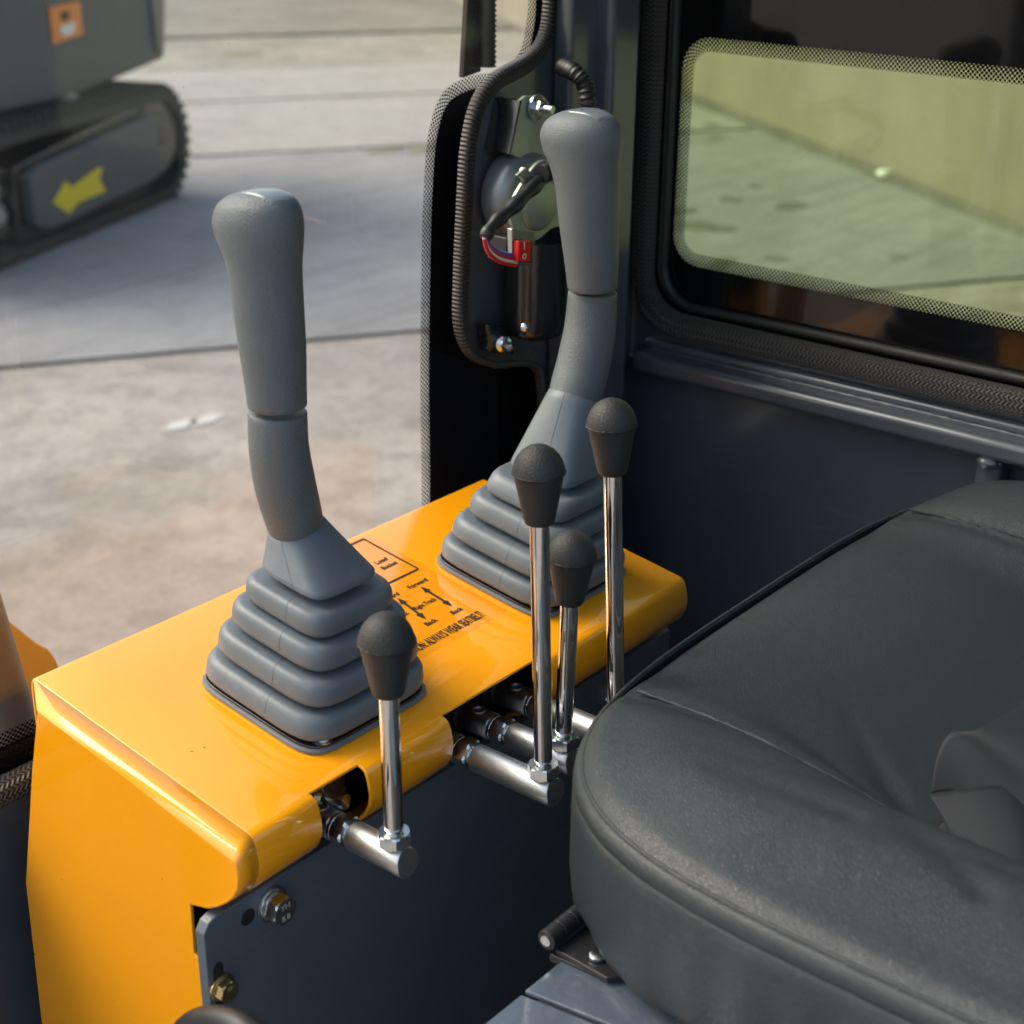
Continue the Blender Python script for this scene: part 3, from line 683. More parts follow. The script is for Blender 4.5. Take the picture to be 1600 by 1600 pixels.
# chamfer: loft from shell edge profile to plate edge profile
ea = [Vector((.534, y, z)) for y, z in full[3:]]; eb = []
tgt = [(.846, -.5475), (.6275, -.5785)]+low
def samp(path, t):
    L_ = [0]
    for a, b in zip(path, path[1:]): L_.append(L_[-1]+math.dist(a, b))
    s = t*L_[-1]
    for i in range(len(path)-1):
        if L_[i+1] >= s-1e-9:
            f = (s-L_[i])/(L_[i+1]-L_[i]+1e-12); return (path[i][0]+(path[i+1][0]-path[i][0])*f, path[i][1]+(path[i+1][1]-path[i][1])*f)
    return path[-1]
k_flat = 6
for i in range(len(ea)):
    if i < k_flat: y = .823+(.6305-.823)*i/(k_flat-1); eb.append(ep(y, -.5455+(-.5776+.5455)*i/(k_flat-1)))
    else: eb.append(ep(*low[i-k_flat]))
bm = bmesh.new(); va = [bm.verts.new(p) for p in ea]; vb = [bm.verts.new(p) for p in eb]
for i in range(len(va)-1):
    bm.faces.new((va[i], va[i+1], vb[i+1], vb[i]))
o = obj('corner_bend', bm, 'yellow_paint', con, 14); md = o.modifiers.new('thick', 'SOLIDIFY'); md.thickness = .0024; md.offset = 0
# inside of the console: dark valve block, linkage and screws behind the cut-outs
obj('valve_block', box(.55, .99, .70, .80, H0-.72, H0-.60), 'black_steel', con, 0, bevel=.004)
obj('inner_wall', box(.522, 1.01, .80, .803, H0-.90, H0-.56), 'black_plastic', con, 0)
c = top(.612, .650, -.026)
obj('link_ring', lathe(c, (.3, -1, .2), [(.006, 0), (.014, 0), (.015, .002), (.014, .004), (.006, .004), (.006, 0)], 28), 'gold_zinc', con, 40)
obj('link_screw', lathe(c+Vector((.004, -.002, .002)), (.25, -1, .1), [(.0042, 0), (.0042, .012), (.0055, .0125), (.0055, .016), (.001, .016)], 16), 'bright_zinc', con, 40)
obj('link_plate', prism([c+Vector(v) for v in ((.008, .0, -.018), (.03, .004, -.012), (.03, .004, -.004), (.012, 0, -.008))], (0, .004, 0)), 'zinc', con, 0, bevel=.001)
c = top(.626, .655, -.018); obj('link_ring', lathe(c, (.2, -1, .1), [(.008, 0), (.013, 0), (.013, .004), (.008, .004)], 24), 'zinc_dark', con, 40)
c = top(.822, .665, -.014); obj('link_ring', lathe(c, (.2, -1, .1), [(.004, 0), (.008, 0), (.008, .004), (.004, .004)], 24), 'bright_zinc', con, 40)
obj('link_screw', lathe(c+Vector((-.014, .0, -.004)), (.2, -1, .1), [(.004, 0), (.004, .008), (0, .008)], 12), 'bright_zinc', con, 40)
# sticker
def sticker_prism(pts, h, th=.0003): return prism([top(x, y, h) for x, y in pts], ND*th)
fl = obj('sticker', sticker_prism([(.745, .694), (.860, .694), (.860, .8485), (.745, .8485)], .00155, .00015), 'film', con, 0)
HH = .00185
def strip(a, b, w):
    a, b = Vector(a), Vector(b); d = (b-a).normalized(); n_ = Vector((-d.y, d.x))*w/2
    return [a+n_, a-n_, b-n_, b+n_]
for a, b in (((.762, .782), (.852, .782)), ((.852, .782), (.852, .843)), ((.852, .843), (.762, .843)), ((.762, .843), (.762, .782))):
    obj('frame_line', sticker_prism([(p.x, p.y) for p in strip(a, b, .0012)], HH), 'screen_print', fl, 0)
def arrow(x0, y0, x1, y1):
    a, b = Vector((x0, y0)), Vector((x1, y1)); d = (b-a).normalized(); n_ = Vector((-d.y, d.x)); w = .0010; hw = .0030; hl = .008
    pts = [a, a+d*hl+n_*hw, a+d*hl+n_*w, b-d*hl+n_*w, b-d*hl+n_*hw, b, b-d*hl-n_*hw, b-d*hl-n_*w, a+d*hl-n_*w, a+d*hl-n_*hw]
    obj('arrow', sticker_prism([(p.x, p.y) for p in pts], HH), 'screen_print', fl, 0)
arrow(.833, .762, .831, .727); arrow(.806, .762, .801, .728)
def st(s, x0, x1, y, size, bold=0):
    o = text('lettering', s, 'screen_print', (0, 0, 0), (1,0,0), (0,1,0), size, fl, .0001, 1, bold)
    wd = max(v.co.x for v in o.data.vertices); M_ = Matrix((XD, TD, ND)).transposed().to_4x4() @ Matrix.Diagonal(((x1-x0)/wd, 1, 1, 1)); M_.translation = top(x0, y, HH); o.data.transform(M_)
st('Forward', .824, .8455, .7650, .0066, .00008); st('Forward', .7905, .812, .7650, .0066, .00008)
st('Right Track', .8045, .829, .7410, .0066, .00008); st('Left Track', .775, .797, .7410, .0066, .00008)
st('Back', .8225, .835, .7185, .0066, .00008); st('Back', .7945, .807, .7205, .0066, .00008)
st('CAUTION: ALWAYS WEAR SEATBELT!', .750, .8415, .7015, .0122, .00015)
st('Load', .831, .844, .8075, .0066, .00008); st('Bucket', .829, .846, .7985, .0066, .00008); st('Down', .802, .815, .7855, .0066, .00008)
# ================================================================== JOYSTICKS
def tube_rings(path, radii, ab=None, n=40):
    rings = []
    for i, p in enumerate(path):
        w = (path[min(i+1, len(path)-1)]-path[max(i-1, 0)]).normalized()
        u = (XD-w*XD.dot(w)).normalized(); v = w.cross(u)
        ra, rb_ = radii[i] if isinstance(radii[i], tuple) else (radii[i],)*2
        rings.append([p+u*(ra*math.cos(2*math.pi*(k+.5)/n))+v*(rb_*math.sin(2*math.pi*(k+.5)/n)) for k in range(n)])
    return rings
def joystick(label, bx, by, offx, offy, low_px, low_y, up_px, up_x, mark):
    t = thing('joystick', label, 'joystick', top(bx, by), 'pilot control joysticks on the yellow console')
    base = top(bx, by)
    S_ = [.0615, .0562, .0488, .0408]; Hh = [.0132, .0335, .0540, .0728]
    def C_(h):
        k = [0]+Hh+[.093]; o = offx
        for i in range(len(k)-1):
            if h <= k[i+1]: f = (h-k[i])/(k[i+1]-k[i]); ox = o[i]+(o[i+1]-o[i])*f; break
        else: ox = o[-1]
        return base+XD*ox+TD*(offy*h)+ND*h
    def RG(s, h, rad=.33): return rsq(C_(h), s, s, rad, 72)
    obj('gasket', loft([RG(.0612, .0016, .26), RG(.0622, .0022, .26), RG(.0622, .0042, .26), RG(.0610, .0048, .26)]), 'plate_edge', t, 40)
    obj('mounting_plate', loft([RG(.0603, .0048, .26), RG(.0603, .0068, .26)]), 'black_steel', t, 40, bevel=.0005)
    rings = [RG(.050, .0069), RG(.0565, .0069), RG(.0560, .0080)]
    for k in range(4):
        s, h = S_[k], Hh[k]; s2 = S_[k+1] if k < 3 else .0335; hn = Hh[k+1] if k < 3 else .0930
        rings += [RG(s-.0045, h-.0046), RG(s-.0016, h-.0042), RG(s-.0003, h-.0030), RG(s+.0002, h-.0010), RG(s, h+.0035), RG(s-.0006, h+.0072), RG(s-.0018, h+.0098), RG(s-.0036, h+.0114), RG(s-.0058, h+.0120), RG(s2-.0085, h+.0108), RG(s2-.0115, h+.0112), RG(s2-.0115, hn-.0056)]
    boot = obj('boot', loft(rings, cap0=False), 'boot_rubber', t, 75)
    obj('mould_seam', sweep([r_[38] for r_ in rings[4:]], .00022, 6), 'boot_rubber', boot, 60)
    # moulding seam along the boot: fine raised line at the left corner of every fold
    lowp = [aty(px, py, low_y) for px, py, _ in low_px]; lr = [hw*(p-CAMPOS).dot(FW)/FPX for (px, py, hw), p in zip(low_px, lowp)]
    # neck: from the top fold to round collar
    w = (lowp[-2]-lowp[-1]).normalized(); rr_ = lr[-1]
    u = (XD-w*XD.dot(w)).normalized(); v = w.cross(u); v = v if v.dot(TD) > 0 else -v
    n = 72; e = lowp[-1]
    topring = lambda r, d: [e+w*d+u*(r*math.cos(2*math.pi*(i+.5)/n))+v*(r*math.sin(2*math.pi*(i+.5)/n)) for i in range(n)]
    A = RG(.0292, .0945, .38); B = topring(rr_*1.03, .001)
    nr = [RG(.022, .0915, .38), RG(.0296, .0905, .38), RG(.0314, .0912, .38), RG(.0316, .0935, .38)]
    for f in (.08, .2, .35, .5, .65, .8, .9, 1.0):
        g_ = f; bulge = 1
        nr.append([a.lerp(b, g_) for a, b in zip(nr[3], B)])
    nr += [topring(rr_*.94, .0022), topring(rr_*.6, .0022)]
    nk = obj('boot_neck', loft(nr, cap0=False, cap1=False), 'boot_rubber', t, 60)
    obj('mould_seam', sweep([r_[38] for r_ in nr[2:-2]], .00024, 6), 'boot_rubber', nk, 60)
    # lower grip
    path = spline([lowp[i] for i in range(len(lowp))], 5); rad = [v_[0] for v_ in spline([Vector((r_, 0, 0)) for r_ in lr], 5)]
    rg = tube_rings(path, rad)
    def shrink(ring, f, d): 
        c = sum(ring, Vector())/len(ring); return [c+(p-c)*f+d for p in ring]
    w0_ = (path[0]-path[1]).normalized(); w1_ = (path[-1]-path[-2]).normalized()
    rg = [shrink(rg[0], .5, w0_*.0012), shrink(rg[0], .93, w0_*.0012), shrink(rg[0], .98, w0_*.0006)]+rg+[shrink(rg[-1], .985, w1_*.0008), shrink(rg[-1], .93, w1_*.0016), shrink(rg[-1], .6, w1_*.0016)]
    obj('lower_grip', loft(rg), 'grip_plastic', t, 60)
    # upper grip
    secs = []
    for (px, py, hw, b) in up_px:
        x = up_x(py); p = atx(px, py, x); d = (p-CAMPOS).dot(FW); hm = hw*d/FPX
        a_ = hm/math.sqrt((.626)**2+(.78*b)**2); secs.append((p, a_, a_*b))
    cpts = spline([s[0] for s in secs], 5); ab = spline([Vector((s[1], s[2], 0)) for s in secs], 5)
    rings = []; n = 56
    for i, p in enumerate(cpts):
        w_ = (cpts[min(i+1, len(cpts)-1)]-cpts[max(i-1, 0)]).normalized()
        w_ = (w_+Vector((0,0,1))).normalized()
        if i > 27: w_ = wk
        wk = w_
        u_ = (XD-w_*XD.dot(w_)).normalized(); v_ = w_.cross(u_)
        rings.append([p+u_*(ab[i].x*math.cos(2*math.pi*(k+.5)/n))+v_*(ab[i].y*math.sin(2*math.pi*(k+.5)/n)) for k in range(n)])
    r0 = rings[0]; dn = Vector((0, 0, -1))
    rings = [shrink(r0, .5, dn*.001), shrink(r0, .94, dn*.001), shrink(r0, .985, dn*.0004)]+rings
    grip = obj('upper_grip', loft(rings), 'grip_plastic', t, 75)
    return t, secs
Lc = (.674, .719); Rc = (.929, .725)
stickL, secL = joystick('near grey joystick with its rubber bellows boot, closest to the door', *Lc, [0, .0005, .0045, .006, .0065, .0062], .12,
    [(433.5, 645, 46.5), (436, 700, 47), (445, 755, 48), (458, 805, 45.5), (463, 822, 43)], .735,
    [(433.5, 632, 46.5, 1.0), (430, 590, 49, 1.0), (426, 545, 52.5, 1.0), (420, 484, 55.5, 1.02), (414, 420, 59, 1.06), (410, 388, 65.5, 1.15), (405, 362, 73, 1.28), (402.5, 343, 74.5, 1.32), (402, 327, 71, 1.32), (402, 315, 64, 1.3), (403, 306, 52, 1.28), (404, 300, 36, 1.26), (405, 297.5, 20, 1.25), (405, 297, 6, 1.2)],
    lambda py: .664-.006*(632-py)/340, None)
stickR, secR = joystick('far grey joystick with its rubber bellows boot, standing in front of the wiper motor', *Rc, [0, 0, .0008, .005, .008, .016], .0,
    [(926, 457, 38.5), (922, 512, 40.5), (912, 566, 42), (903, 600, 42), (896, 622, 40)], .71,
    [(925.5, 448, 39, 1.0), (924, 402, 43, 1.0), (920, 345, 47, 1.0), (918, 290, 51, 1.04), (914, 254, 56, 1.12), (910, 230, 62.5, 1.28), (908, 211, 64.5, 1.32), (908, 197, 61, 1.32), (908, 187, 54, 1.3), (909, 179, 43, 1.28), (910, 174, 30, 1.26), (910, 172, 17, 1.25), (910, 171.5, 6, 1.2)],
    lambda py: .973-.012*(448-py)/280, None)
# glossy thumb pads following the crown of each head
from mathutils.bvhtree import BVHTree
for t_, sec in ((stickL, secL), (stickR, secR)):
    grip = [o for o in t_.children if o.name.startswith('upper_grip')][0]
    bb_ = bmesh.new(); bb_.from_mesh(grip.data); tree = BVHTree.FromBMesh(bb_)
    c = sec[-1][0]; bm = bmesh.new(); N_ = 16; V = {}
    for i in range(N_+1):
        for j in range(N_+1):
            a, b = i/N_*2-1, j/N_*2-1
            k = 1-.12*(a*a*b*b)
            q = c+Vector((.001+a*.0115*k, -.0085+b*.0165*k-.0020*a, .03))
            hit = tree.ray_cast(q, Vector((0, 0, -1)))
            if hit[0] is None: continue
            edge = max(abs(a), abs(b)); V[i, j] = bm.verts.new(hit[0]+hit[1]*(.0007 if edge < .99 else -.0003))
    for i in range(N_):
        for j in range(N_):
            q = [(i, j), (i+1, j), (i+1, j+1), (i, j+1)]
            if all(k in V for k in q): bm.faces.new([V[k] for k in q])
    bb_.free()
    obj('thumb_pad', bm, 'pad_plastic', t_, 30)
# screws on the mounting plates
for t_, (x, y) in ((stickL, (.6305, .6690)), (stickR, (.885, .676))):
    obj('screw', lathe(top(x, y, .0066), ND, [(.0075, 0), (.0075, .0008), (.0056, .001), (.0056, .0028), (.004, .0034), (0, .0030)], 24), 'bright_zinc', t_, 30)
# ================================================================== LEVERS
KNOB = [(.0088, .0), (.0098, .0006), (.0104, .002), (.0132, .016), (.0166, .0335), (.0171, .0350), (.0178, .0358), (.0176, .0372), (.0172, .0395), (.0160, .0435), (.0140, .0473), (.0112, .0505), (.0076, .0530), (.0038, .0545), (0, .0549)]
def lever(label, x, y_end, y_main, y_nut, y_sl, zc, ny, base_z, knob_p, knob_s=1.0):
    t = thing('control_lever', label, 'lever', (x, ny, H0+zc), 'chrome levers with black knobs beside the seat')
    z = H0+zc; ra = .0102
    # arm with sloping cut end
    ring = []
    n = 32
    def rg(y, r, cut=0):
        return [Vector((x+r*math.cos(2*math.pi*k/n), y-cut*max(0, math.sin(2*math.pi*k/n)), z+r*math.sin(2*math.pi*k/n))) for k in range(n)]
    obj('arm', loft([rg(y_end+.001, ra*.96, -.003), rg(y_end+.0015, ra, -.003), rg(y_end+.012, ra), rg(y_main-.001, ra), rg(y_main, ra*.93)]), 'zinc', t, 40)
    obj('thread', cyl((x, y_main, z), (x, y_nut+.002, z), ra*.74, 20), 'bright_zinc', t)
    obj('lock_nut', hexnut((x, y_main+.0022, z), (0, 1, 0), .0205, y_nut-y_main-.0025, ph=R(8)), 'bright_zinc', t, 20)
    obj('lock_washer', cyl((x, y_nut, z), (x, y_nut+.003, z), ra*1.02, 28), 'bright_zinc', t, bevel=.0006)
    sl2 = loft([rsq((x, yy, z), s, s, .55, 32, XD, Vector((0,0,1))) for yy, s in ((y_nut+.003, .0085), (y_nut+.004, .0093), (y_sl, .0093), (y_sl+.001, .0088))])
    obj('clevis', sl2, 'zinc_dark', t, 40)
    hx = (x, (y_nut+y_sl)/2+.002, z+.0090)
    obj('threaded_hole', lathe(hx, (0,0,1), [(.0052, -.003), (.0052, .0012), (.0042, .0012), (.0042, -.0005), (0, -.0006)], 24), 'zinc', t, 30)
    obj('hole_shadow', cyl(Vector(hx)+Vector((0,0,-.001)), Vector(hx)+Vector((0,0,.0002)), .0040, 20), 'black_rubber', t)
    rb_ = [Vector((x, y_sl+i*.002, z)) for i in range(18)]
    obj('rubber_bellows', sweep(rb_, [.0105+(.0045 if i % 4 < 2 else 0)*(min(i, 4)/4) for i in range(18)], 24), 'black_rubber', t, 40)
    # upright
    kp = Vector(knob_p); nb_ = Vector((x, ny, base_z)); up_ = (kp-nb_).normalized()
    obj('foot_washer', cyl(Vector((x, ny, z+ra*.86)), Vector((x, ny, base_z+.0012)), .0088, 28), 'zinc', t, bevel=.0006)
    obj('lock_nut', hexnut(nb_, up_, .0200, .0090, ph=R(20)), 'bright_zinc', t, 20)
    obj('rod', loft([circ(nb_+up_*h, up_, r, 40) for h, r in ((.0090, .0048), (.0108, .0052), (.0113, .0062), (.0121, .0064))]+[circ(kp+up_*.004, up_, .0064, 40)]), 'chrome', t, 40)
    kb = obj('knob', lathe(kp, up_, [(r*knob_s, h*knob_s) for r, h in KNOB], 44), 'knob_rubber', t, 60)
    rnd = random.Random(int(x*1000)); bm = bmesh.new()
    ph0 = rnd.uniform(0, 6); u, v, _ = frame(up_)
    pth = [kp+up_*(.0358*knob_s)+(u*math.cos(ph0+a)+v*math.sin(ph0+a))*(.0176*knob_s) for a in [i*2*math.pi/60 for i in range(60)]]
    obj('flash_line', sweep(pth, [rnd.uniform(.0003, .0009) for _ in pth], 6, closed=True), 'knob_rubber', kb, 60)
    return t
def zz(p): return p.z
lever('near chrome lever in front of the near joystick, alone at the small console cut-out', .609, .569, .619, .632, .662, -.603, .5825, H0-.5925, atx(607, 1084, .609), 1.0)
lever('tall chrome lever in the middle, its arm nearest the seat corner', .732, .545, .618, .632, .662, -.602, .5575, H0-.5915, atx(843, 817, .732), .97)
lever('short chrome lever partly hidden behind the tall middle one', .776, .562, .621, .635, .666, -.6055, .574, H0-.595, atx(890, 941, .776), .97)
lever('far tall chrome lever rising behind the front edge of the seat', .822, .540, .621, .636, .668, -.6065, .560, H0-.596, atx(957, 740, .822), .98)
# ================================================================== side plate under the console with bolts
YS = .653
sp_ = thing('side_plate', 'dark grey steel plate under the console with two hex bolts', 'steel plate', (.60, YS, H0-.75))
pts = [(.5075, -.640), (.512, -.6335), (.518, -.6315), (1.035, -.6315), (1.035, -1.0), (.512, -1.0)]
obj('plate', prism([Vector((x, YS, z+H0)) for x, z in pts], (0, .009, 0)), 'plate_paint', sp_, 0, bevel=.0012)
def disc(px, py, r, mat, name):
    c = aty(px, py, YS-.0006); obj(name, lathe(c, (0,-1,0), [(r*1.06, -.001), (r*1.06, .0004), (r*.98, .0003), (r*.96, -.0006), (0, -.0006)], 28), mat, sp_, 30)
c = aty(388, 1433, YS-.0003); obj('bolt_hole', cyl(c, c+Vector((0, .0002, 0)), .0060, 28), 'black_rubber', sp_, 0)
def bolt(px, py, af, mat, s, y=YS, flange=False, wash=True):
    c = aty(px, py, y); d = Vector((0, -1, 0))
    nm = obj('washer', lathe(c, d, [(af*.69, 0), (af*.69, .0018), (af*.65, .0022), (.002, .0022)], 36), mat, sp_, 40)
    h = .0022
    if not flange:
        obj('spring_washer', lathe(c+d*h, d, [(af*.58, 0), (af*.58, .0022), (af*.55, .0026), (.002, .0026)], 36), mat, sp_, 40); h += .0026
    b = obj('bolt', hexnut(c+d*h, d, af, af*.52, ph=R(12)), mat, sp_, 20)
    e = c+d*(h+af*.52+.0001)
    if s: 
        text('head_marking', s[0], 'stamp', e+Vector((0, 0, af*.10)), XD, (0,0,1), af*.34, b, .0001, 1, 0, 'CENTER')
        text('head_marking', s[1], 'stamp', e+Vector((0, 0, -af*.36)), XD, (0,0,1), af*.34, b, .0001, 1, 0, 'CENTER')
bolt(423, 1411, .0185, 'bright_zinc', ('YH', '8.8'))
bolt(345, 1541, .0138, 'gold_zinc', ('H', ''), flange=True)
c = aty(343, 1538, YS-.0004)
obj('slot', prism([Vector((c.x+a*.0042, YS-.0003, c.z+b*.017)) for a, b in ((-1,-.8), (-.5,-1), (.5,-1), (1,-.8), (1,.8), (.5,1), (-.5,1), (-1,.8))], (0, .0002, 0)), 'black_rubber', sp_, 0)
bt = aty(940, 1082, .66)
fb = thing('far_bracket', 'small slate bracket with a zinc bolt under the far end of the console', 'bracket', bt)
obj('bracket_plate', prism([aty(*q, .664) for q in ((955, 1050), (1000, 1003), (1010, 1010), (1010, 1090), (955, 1110))], (0, .01, 0)), 'plate_paint', fb, 0, bevel=.001)
obj('bolt', hexnut(bt+Vector((0, -.004, 0)), (0, -1, 0), .015, .007), 'bright_zinc', fb, 20); obj('washer', cyl(bt, bt+Vector((0, -.004, 0)), .0115, 28), 'bright_zinc', fb)
# ================================================================== SEAT
SX0, SX1, SY1, SY0 = .611, 1.290, .523, -.05
seat = thing('operator_seat', 'dark green grey vinyl operator seat cushion with piping and stitched seams', 'seat', (.95, .25, H0-.6))
CX, CY = (SX0+SX1)/2, (SY0+SY1)/2; HX, HY = (SX1-SX0)/2, (SY1-SY0)/2
def superp(a):
    p = 3.9; ca, sa = math.cos(a), math.sin(a); k = (abs(ca)**p+abs(sa)**p)**(-1/p)
    return CX+HX*k*ca, CY+HY*k*sa
def sstep(a, b, x):
    t = max(0, min(1, (x-a)/(b-a))); return t*t*(3-2*t)
SML, SMR = .757, 1.157
def seatz(x, y, e):         # e = 0 at the rim .. 1 at the middle
    z = -.5222+.0045*math.sin(min(1, e/.08)*math.pi/2)+.0055*math.sin(min(1, e/.40)*math.pi/2)          # padded shoulder
    inside = sstep(SML-.035, SML+.055, x)*(1-sstep(SMR-.055, SMR+.035, x))
    back = sstep(.50, .26, y)
    z -= inside*(.010+.040*back)
    z += .010*sstep(.06, .0, abs(x-.69))*back                     # bolster crest
    z += .012*sstep(1.16, 1.24, x)*(1-sstep(.47, .52, y))
    for sx in (SML, SMR):
        d = abs(x-sx); z -= .0055*math.exp(-(d/.007)**2)*min(1, e/.12)
    z += .007*math.exp(-((y-.40)/.09)**2)*min(1, e/.5)             # crown of the padding towards the front
    # creases fanning out of the stitched corner
    for (cx, cy, ang, L_, a_) in ((.765, .29, 75, .16, .0055), (.775, .30, 52, .14, .0045), (.75, .30, 112, .12, .0035), (.70, .33, 95, .10, .003), (.69, .24, 60, .10, .003), (.72, .20, 100, .12, .003)):
        dx, dy = x-cx, y-cy; c_, s_ = math.cos(R(ang)), math.sin(R(ang)); al = dx*c_+dy*s_; ac = -dx*s_+dy*c_
        if -.02 < al < L_: z -= a_*math.exp(-(ac/.008)**2)*(1-al/L_)
    return H0+z
bm = bmesh.new(); NA, NR = 256, 70
rings = []
for j in range(NR+1):
    f = 1-(j/NR)**1.0
    ring = []
    for i in range(NA):
        x, y = superp(2*math.pi*i/NA); xx, yy = CX+(x-CX)*f, CY+(y-CY)*f
        e = (1-f)*3.2; ring.append(Vector((xx, yy, seatz(xx, yy, min(1, e)))))
    if j == NR: break
    rings.append(ring)
def rimring(out, z):
    r_ = []
    for i in range(NA):
        x, y = superp(2*math.pi*i/NA); n_ = Vector((x-CX, y-CY, 0)); n_ = Vector((n_.x/HX**2, n_.y/HY**2, 0)).normalized()
        wv = .0022*math.sin(i*.55)+.0015*math.sin(i*1.3+1)
        k = min(1, max(0, (-.53-z)/.06)); r_.append(Vector((x, y, H0+z))+n_*(out+wv*k*.7))
    return r_
side = [rimring(o, z) for o, z in ((-.052, -.640), (-.030, -.638), (-.012, -.632), (-.002, -.624), (.004, -.612), (.0062, -.590), (.0066, -.566), (.0066, -.5480), (.0062, -.5410), (.0052, -.5385), (.0047, -.5378), (.0054, -.5370), (.0064, -.5345), (.0060, -.5295), (.0045, -.5262), (.0018, -.5242), (-.0020, -.5236))]
obj('cushion', loft(side+rings[0:], cap0=False), 'leather', seat, 70)
obj('piping', sweep([p+Vector((0, 0, .0004)) for p in rimring(.0004, -.5240)], .0015, 10, closed=True), 'leather', seat, 60)
for sx in (SML, SMR):
    pth = []
    for k in range(90):
        y = .503-k*.005; pth.append(Vector((sx+.0045, y, seatz(sx+.0045, y, 1)-.0005)))
    obj('seam', sweep(pth, .0014, 6), 'leather', seat, 60)
# crease crossing to the tongue strap
# seat belt lying on the cushion
def patch(top_, bot_, mat, name, parent, nseg=14, zs=(0, 0), curl=0, th=.0014):
    A = spline(top_, nseg); B = spline(bot_, nseg); bm = bmesh.new(); uv = bm.loops.layers.uv.verify()
    M_ = 12; rows = []
    for i in range(len(A)):
        rows.append([A[i].lerp(B[i], k/M_)+Vector((0, 0, curl*math.sin(math.pi*k/M_))) for k in range(M_+1)])
    VV = [[bm.verts.new(p) for p in r_] for r_ in rows]
    wdt = (A[0]-B[0]).length; Lc_ = [0]
    for i in range(1, len(A)): Lc_.append(Lc_[-1]+(rows[i][6]-rows[i-1][6]).length)
    for i in range(len(A)-1):
        for k in range(M_):
            f = bm.faces.new((VV[i][k], VV[i+1][k], VV[i+1][k+1], VV[i][k+1]))
            for lp, c in zip(f.loops, ((i, k), (i+1, k), (i+1, k+1), (i, k+1))): lp[uv].uv = (wdt*c[1]/M_, Lc_[c[0]])
    o = obj(name, bm, mat, parent, 60); md = o.modifiers.new('thick', 'SOLIDIFY'); md.thickness = th; md.offset = 0
    return o
belt = thing('seat_belt', 'folded dark seat belt webbing lying across the cushion', 'seat belt', atz(1530, 1250, -.53))
patch([atz(1700, 1030, -.499), atz(1600, 1098, -.502), atz(1530, 1140, -.506), atz(1485, 1148, -.514), atz(1465, 1185, -.524), atz(1456, 1238, -.534)],
      [atz(1760, 1190, -.499), atz(1700, 1240, -.506), atz(1650, 1262, -.512), atz(1600, 1262, -.520), atz(1560, 1258, -.528), atz(1530, 1262, -.536)], 'webbing', 'strap', belt, 8, curl=.006)
patch([atz(1452, 1243, -.522), atz(1520, 1232, -.518), atz(1575, 1230, -.518), atz(1605, 1245, -.524), atz(1640, 1290, -.534)],
      [atz(1520, 1390, -.530), atz(1560, 1388, -.528), atz(1600, 1386, -.528), atz(1650, 1386, -.530), atz(1700, 1400, -.536)], 'webbing', 'strap', belt, 8, curl=.0045)
patch([atz(1424, 1336, -.553), atz(1455, 1305, -.551), atz(1480, 1280, -.549)], [atz(1505, 1395, -.553), atz(1530, 1375, -.551), atz(1550, 1350, -.549)], 'webbing', 'anchor_tab', belt, 8)
c = atz(1460, 1298, -.545); obj('rivet', lathe(c, (0,0,1), [(.0022, -.003), (.0022, .001), (0, .002)], 12), 'bright_zinc', belt)
# ================================================================== seat base box, covers and hinge
ZB = H0-.640
bs = thing('equipment_box', 'slate blue steel box with two cover plates under the operator seat', 'steel box', (.8, .2, ZB))
yf = .470
obj('base_body', box(.42, 1.27, -.25, yf-.012, H0-1.0, ZB-.004), 'slate_paint', bs, 0, bevel=.002)
p0, p1 = atz(817, 1550, -.640), atz(942, 1600, -.640)
gx = p0.x
def cover(pts, nm='cover_plate'): return obj(nm, prism([(x, y, ZB-.0035) for x, y in pts], (0, 0, .0035)), 'cover_paint', bs, 0, bevel=.0012)
gd = (p1-p0); gd.z = 0; gd.normalize(); gp = Vector((-gd.y, gd.x, 0)); gp = gp if gp.x > 0 else -gp
a = Vector((p0.x, p0.y, 0)); e1_, e2_ = atz(819, 1544, -.640), atz(875, 1499, -.640); ed = (e2_-e1_).normalized()
A_ = a+gp*.002; 
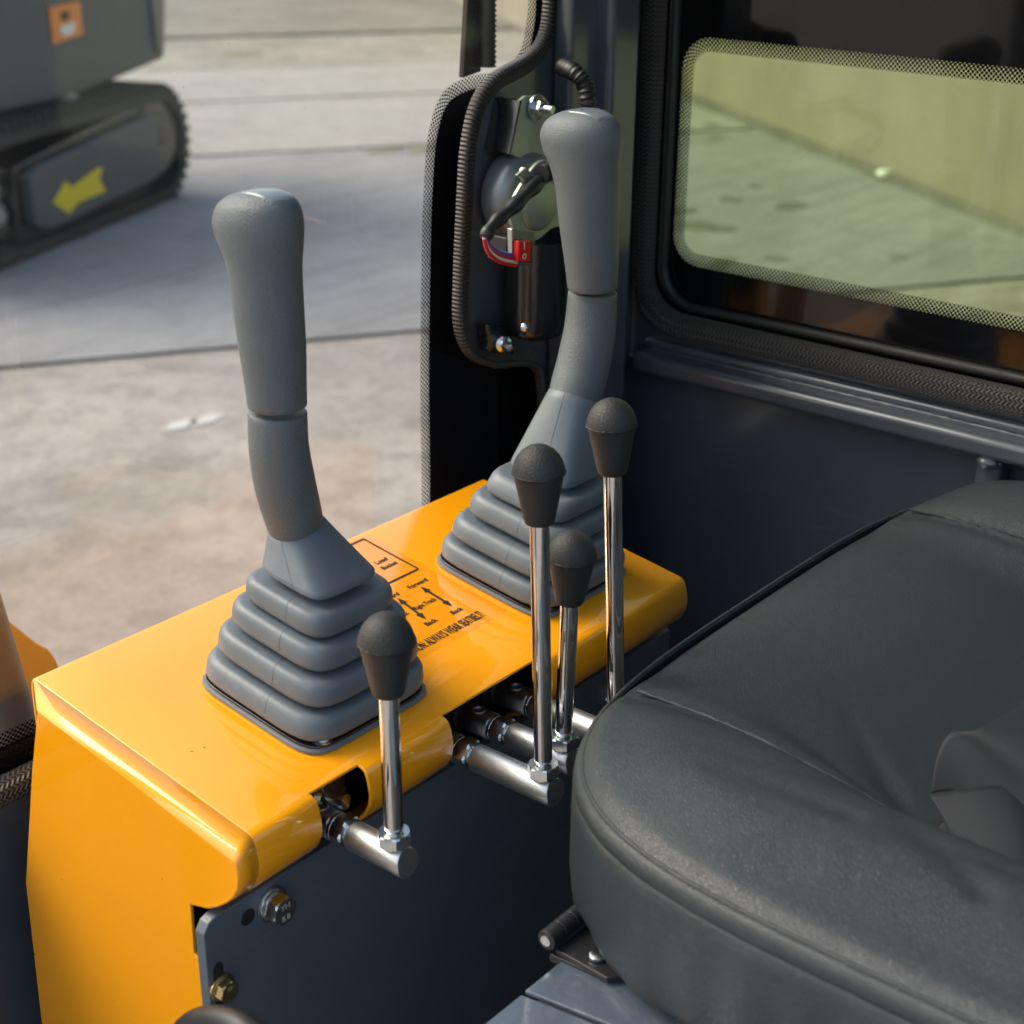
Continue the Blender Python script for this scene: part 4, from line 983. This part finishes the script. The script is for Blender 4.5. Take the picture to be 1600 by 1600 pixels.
cover([(A_.x, A_.y), ((A_+ed*.7).x, (A_+ed*.7).y), ((A_+ed*.7+gd*.45).x, (A_+ed*.7+gd*.45).y), ((A_+gd*.45).x, (A_+gd*.45).y)])
Bq = a-gp*.002
cover([(Bq.x, Bq.y), ((Bq-ed*.16).x, (Bq-ed*.16).y), ((Bq-ed*.16+gd*.45).x, (Bq-ed*.16+gd*.45).y), ((Bq+gd*.45).x, (Bq+gd*.45).y)])
h0, h1 = atz(853, 1470, -.628), atz(905, 1428, -.628); hd = (h1-h0); hd.z = 0; hd.normalize()
lf = [atz(*q, -.634) for q in ((868, 1483), (915, 1446), (1010, 1520), (948, 1528))]
hg = obj('hinge', prism(lf, (0, 0, -.004)), 'black_plastic', seat, 0, bevel=.001)
for k in range(5):
    obj('knuckle', cyl(h0+hd*(k*.0125), h0+hd*(k*.0125+.0120), .0068, 24), 'black_plastic', hg, 40, bevel=.0007)
obj('pin', cyl(h0-hd*.0008, h0+hd*.06, .0036, 16), 'bright_zinc', hg)
obj('hinge_block', prism([atz(*q, -.638) for q in ((858, 1490), (870, 1482), (960, 1524), (950, 1532))], (0, 0, -.006)), 'black_plastic', hg, 0, bevel=.001)
c = atz(934, 1493, -.632); obj('screw', lathe(c, (0,0,1), [(.0055, -.001), (.0055, .0008), (.004, .0016), (0, .0012)], 20), 'bright_zinc', hg)
# dark rounded grab handle at the lower edge of the frame
hc = atx(345, 1625, .44)
hb = [hc+Vector((-.012+.0, -.10, -.05)), hc+Vector((0, -.06, -.010)), hc+Vector((.0, -.02, .0)), hc+Vector((.0, .03, .0)), hc+Vector((0, .06, -.02)), hc+Vector((0, .075, -.08))]
tag(obj('grab_handle', sweep(spline([atx(250, 1680, .47), atx(290, 1612, .47), atx(330, 1594, .47), atx(375, 1604, .47), atx(420, 1640, .47)], 8), .009, 20), 'black_plastic', None, 60), 'dark rounded handle at the very bottom edge below the gold bolt', 'handle')
print('tris', sum(len(o.data.loop_triangles) if False else len(o.data.polygons) for o in bpy.data.objects if o.type == 'MESH'))
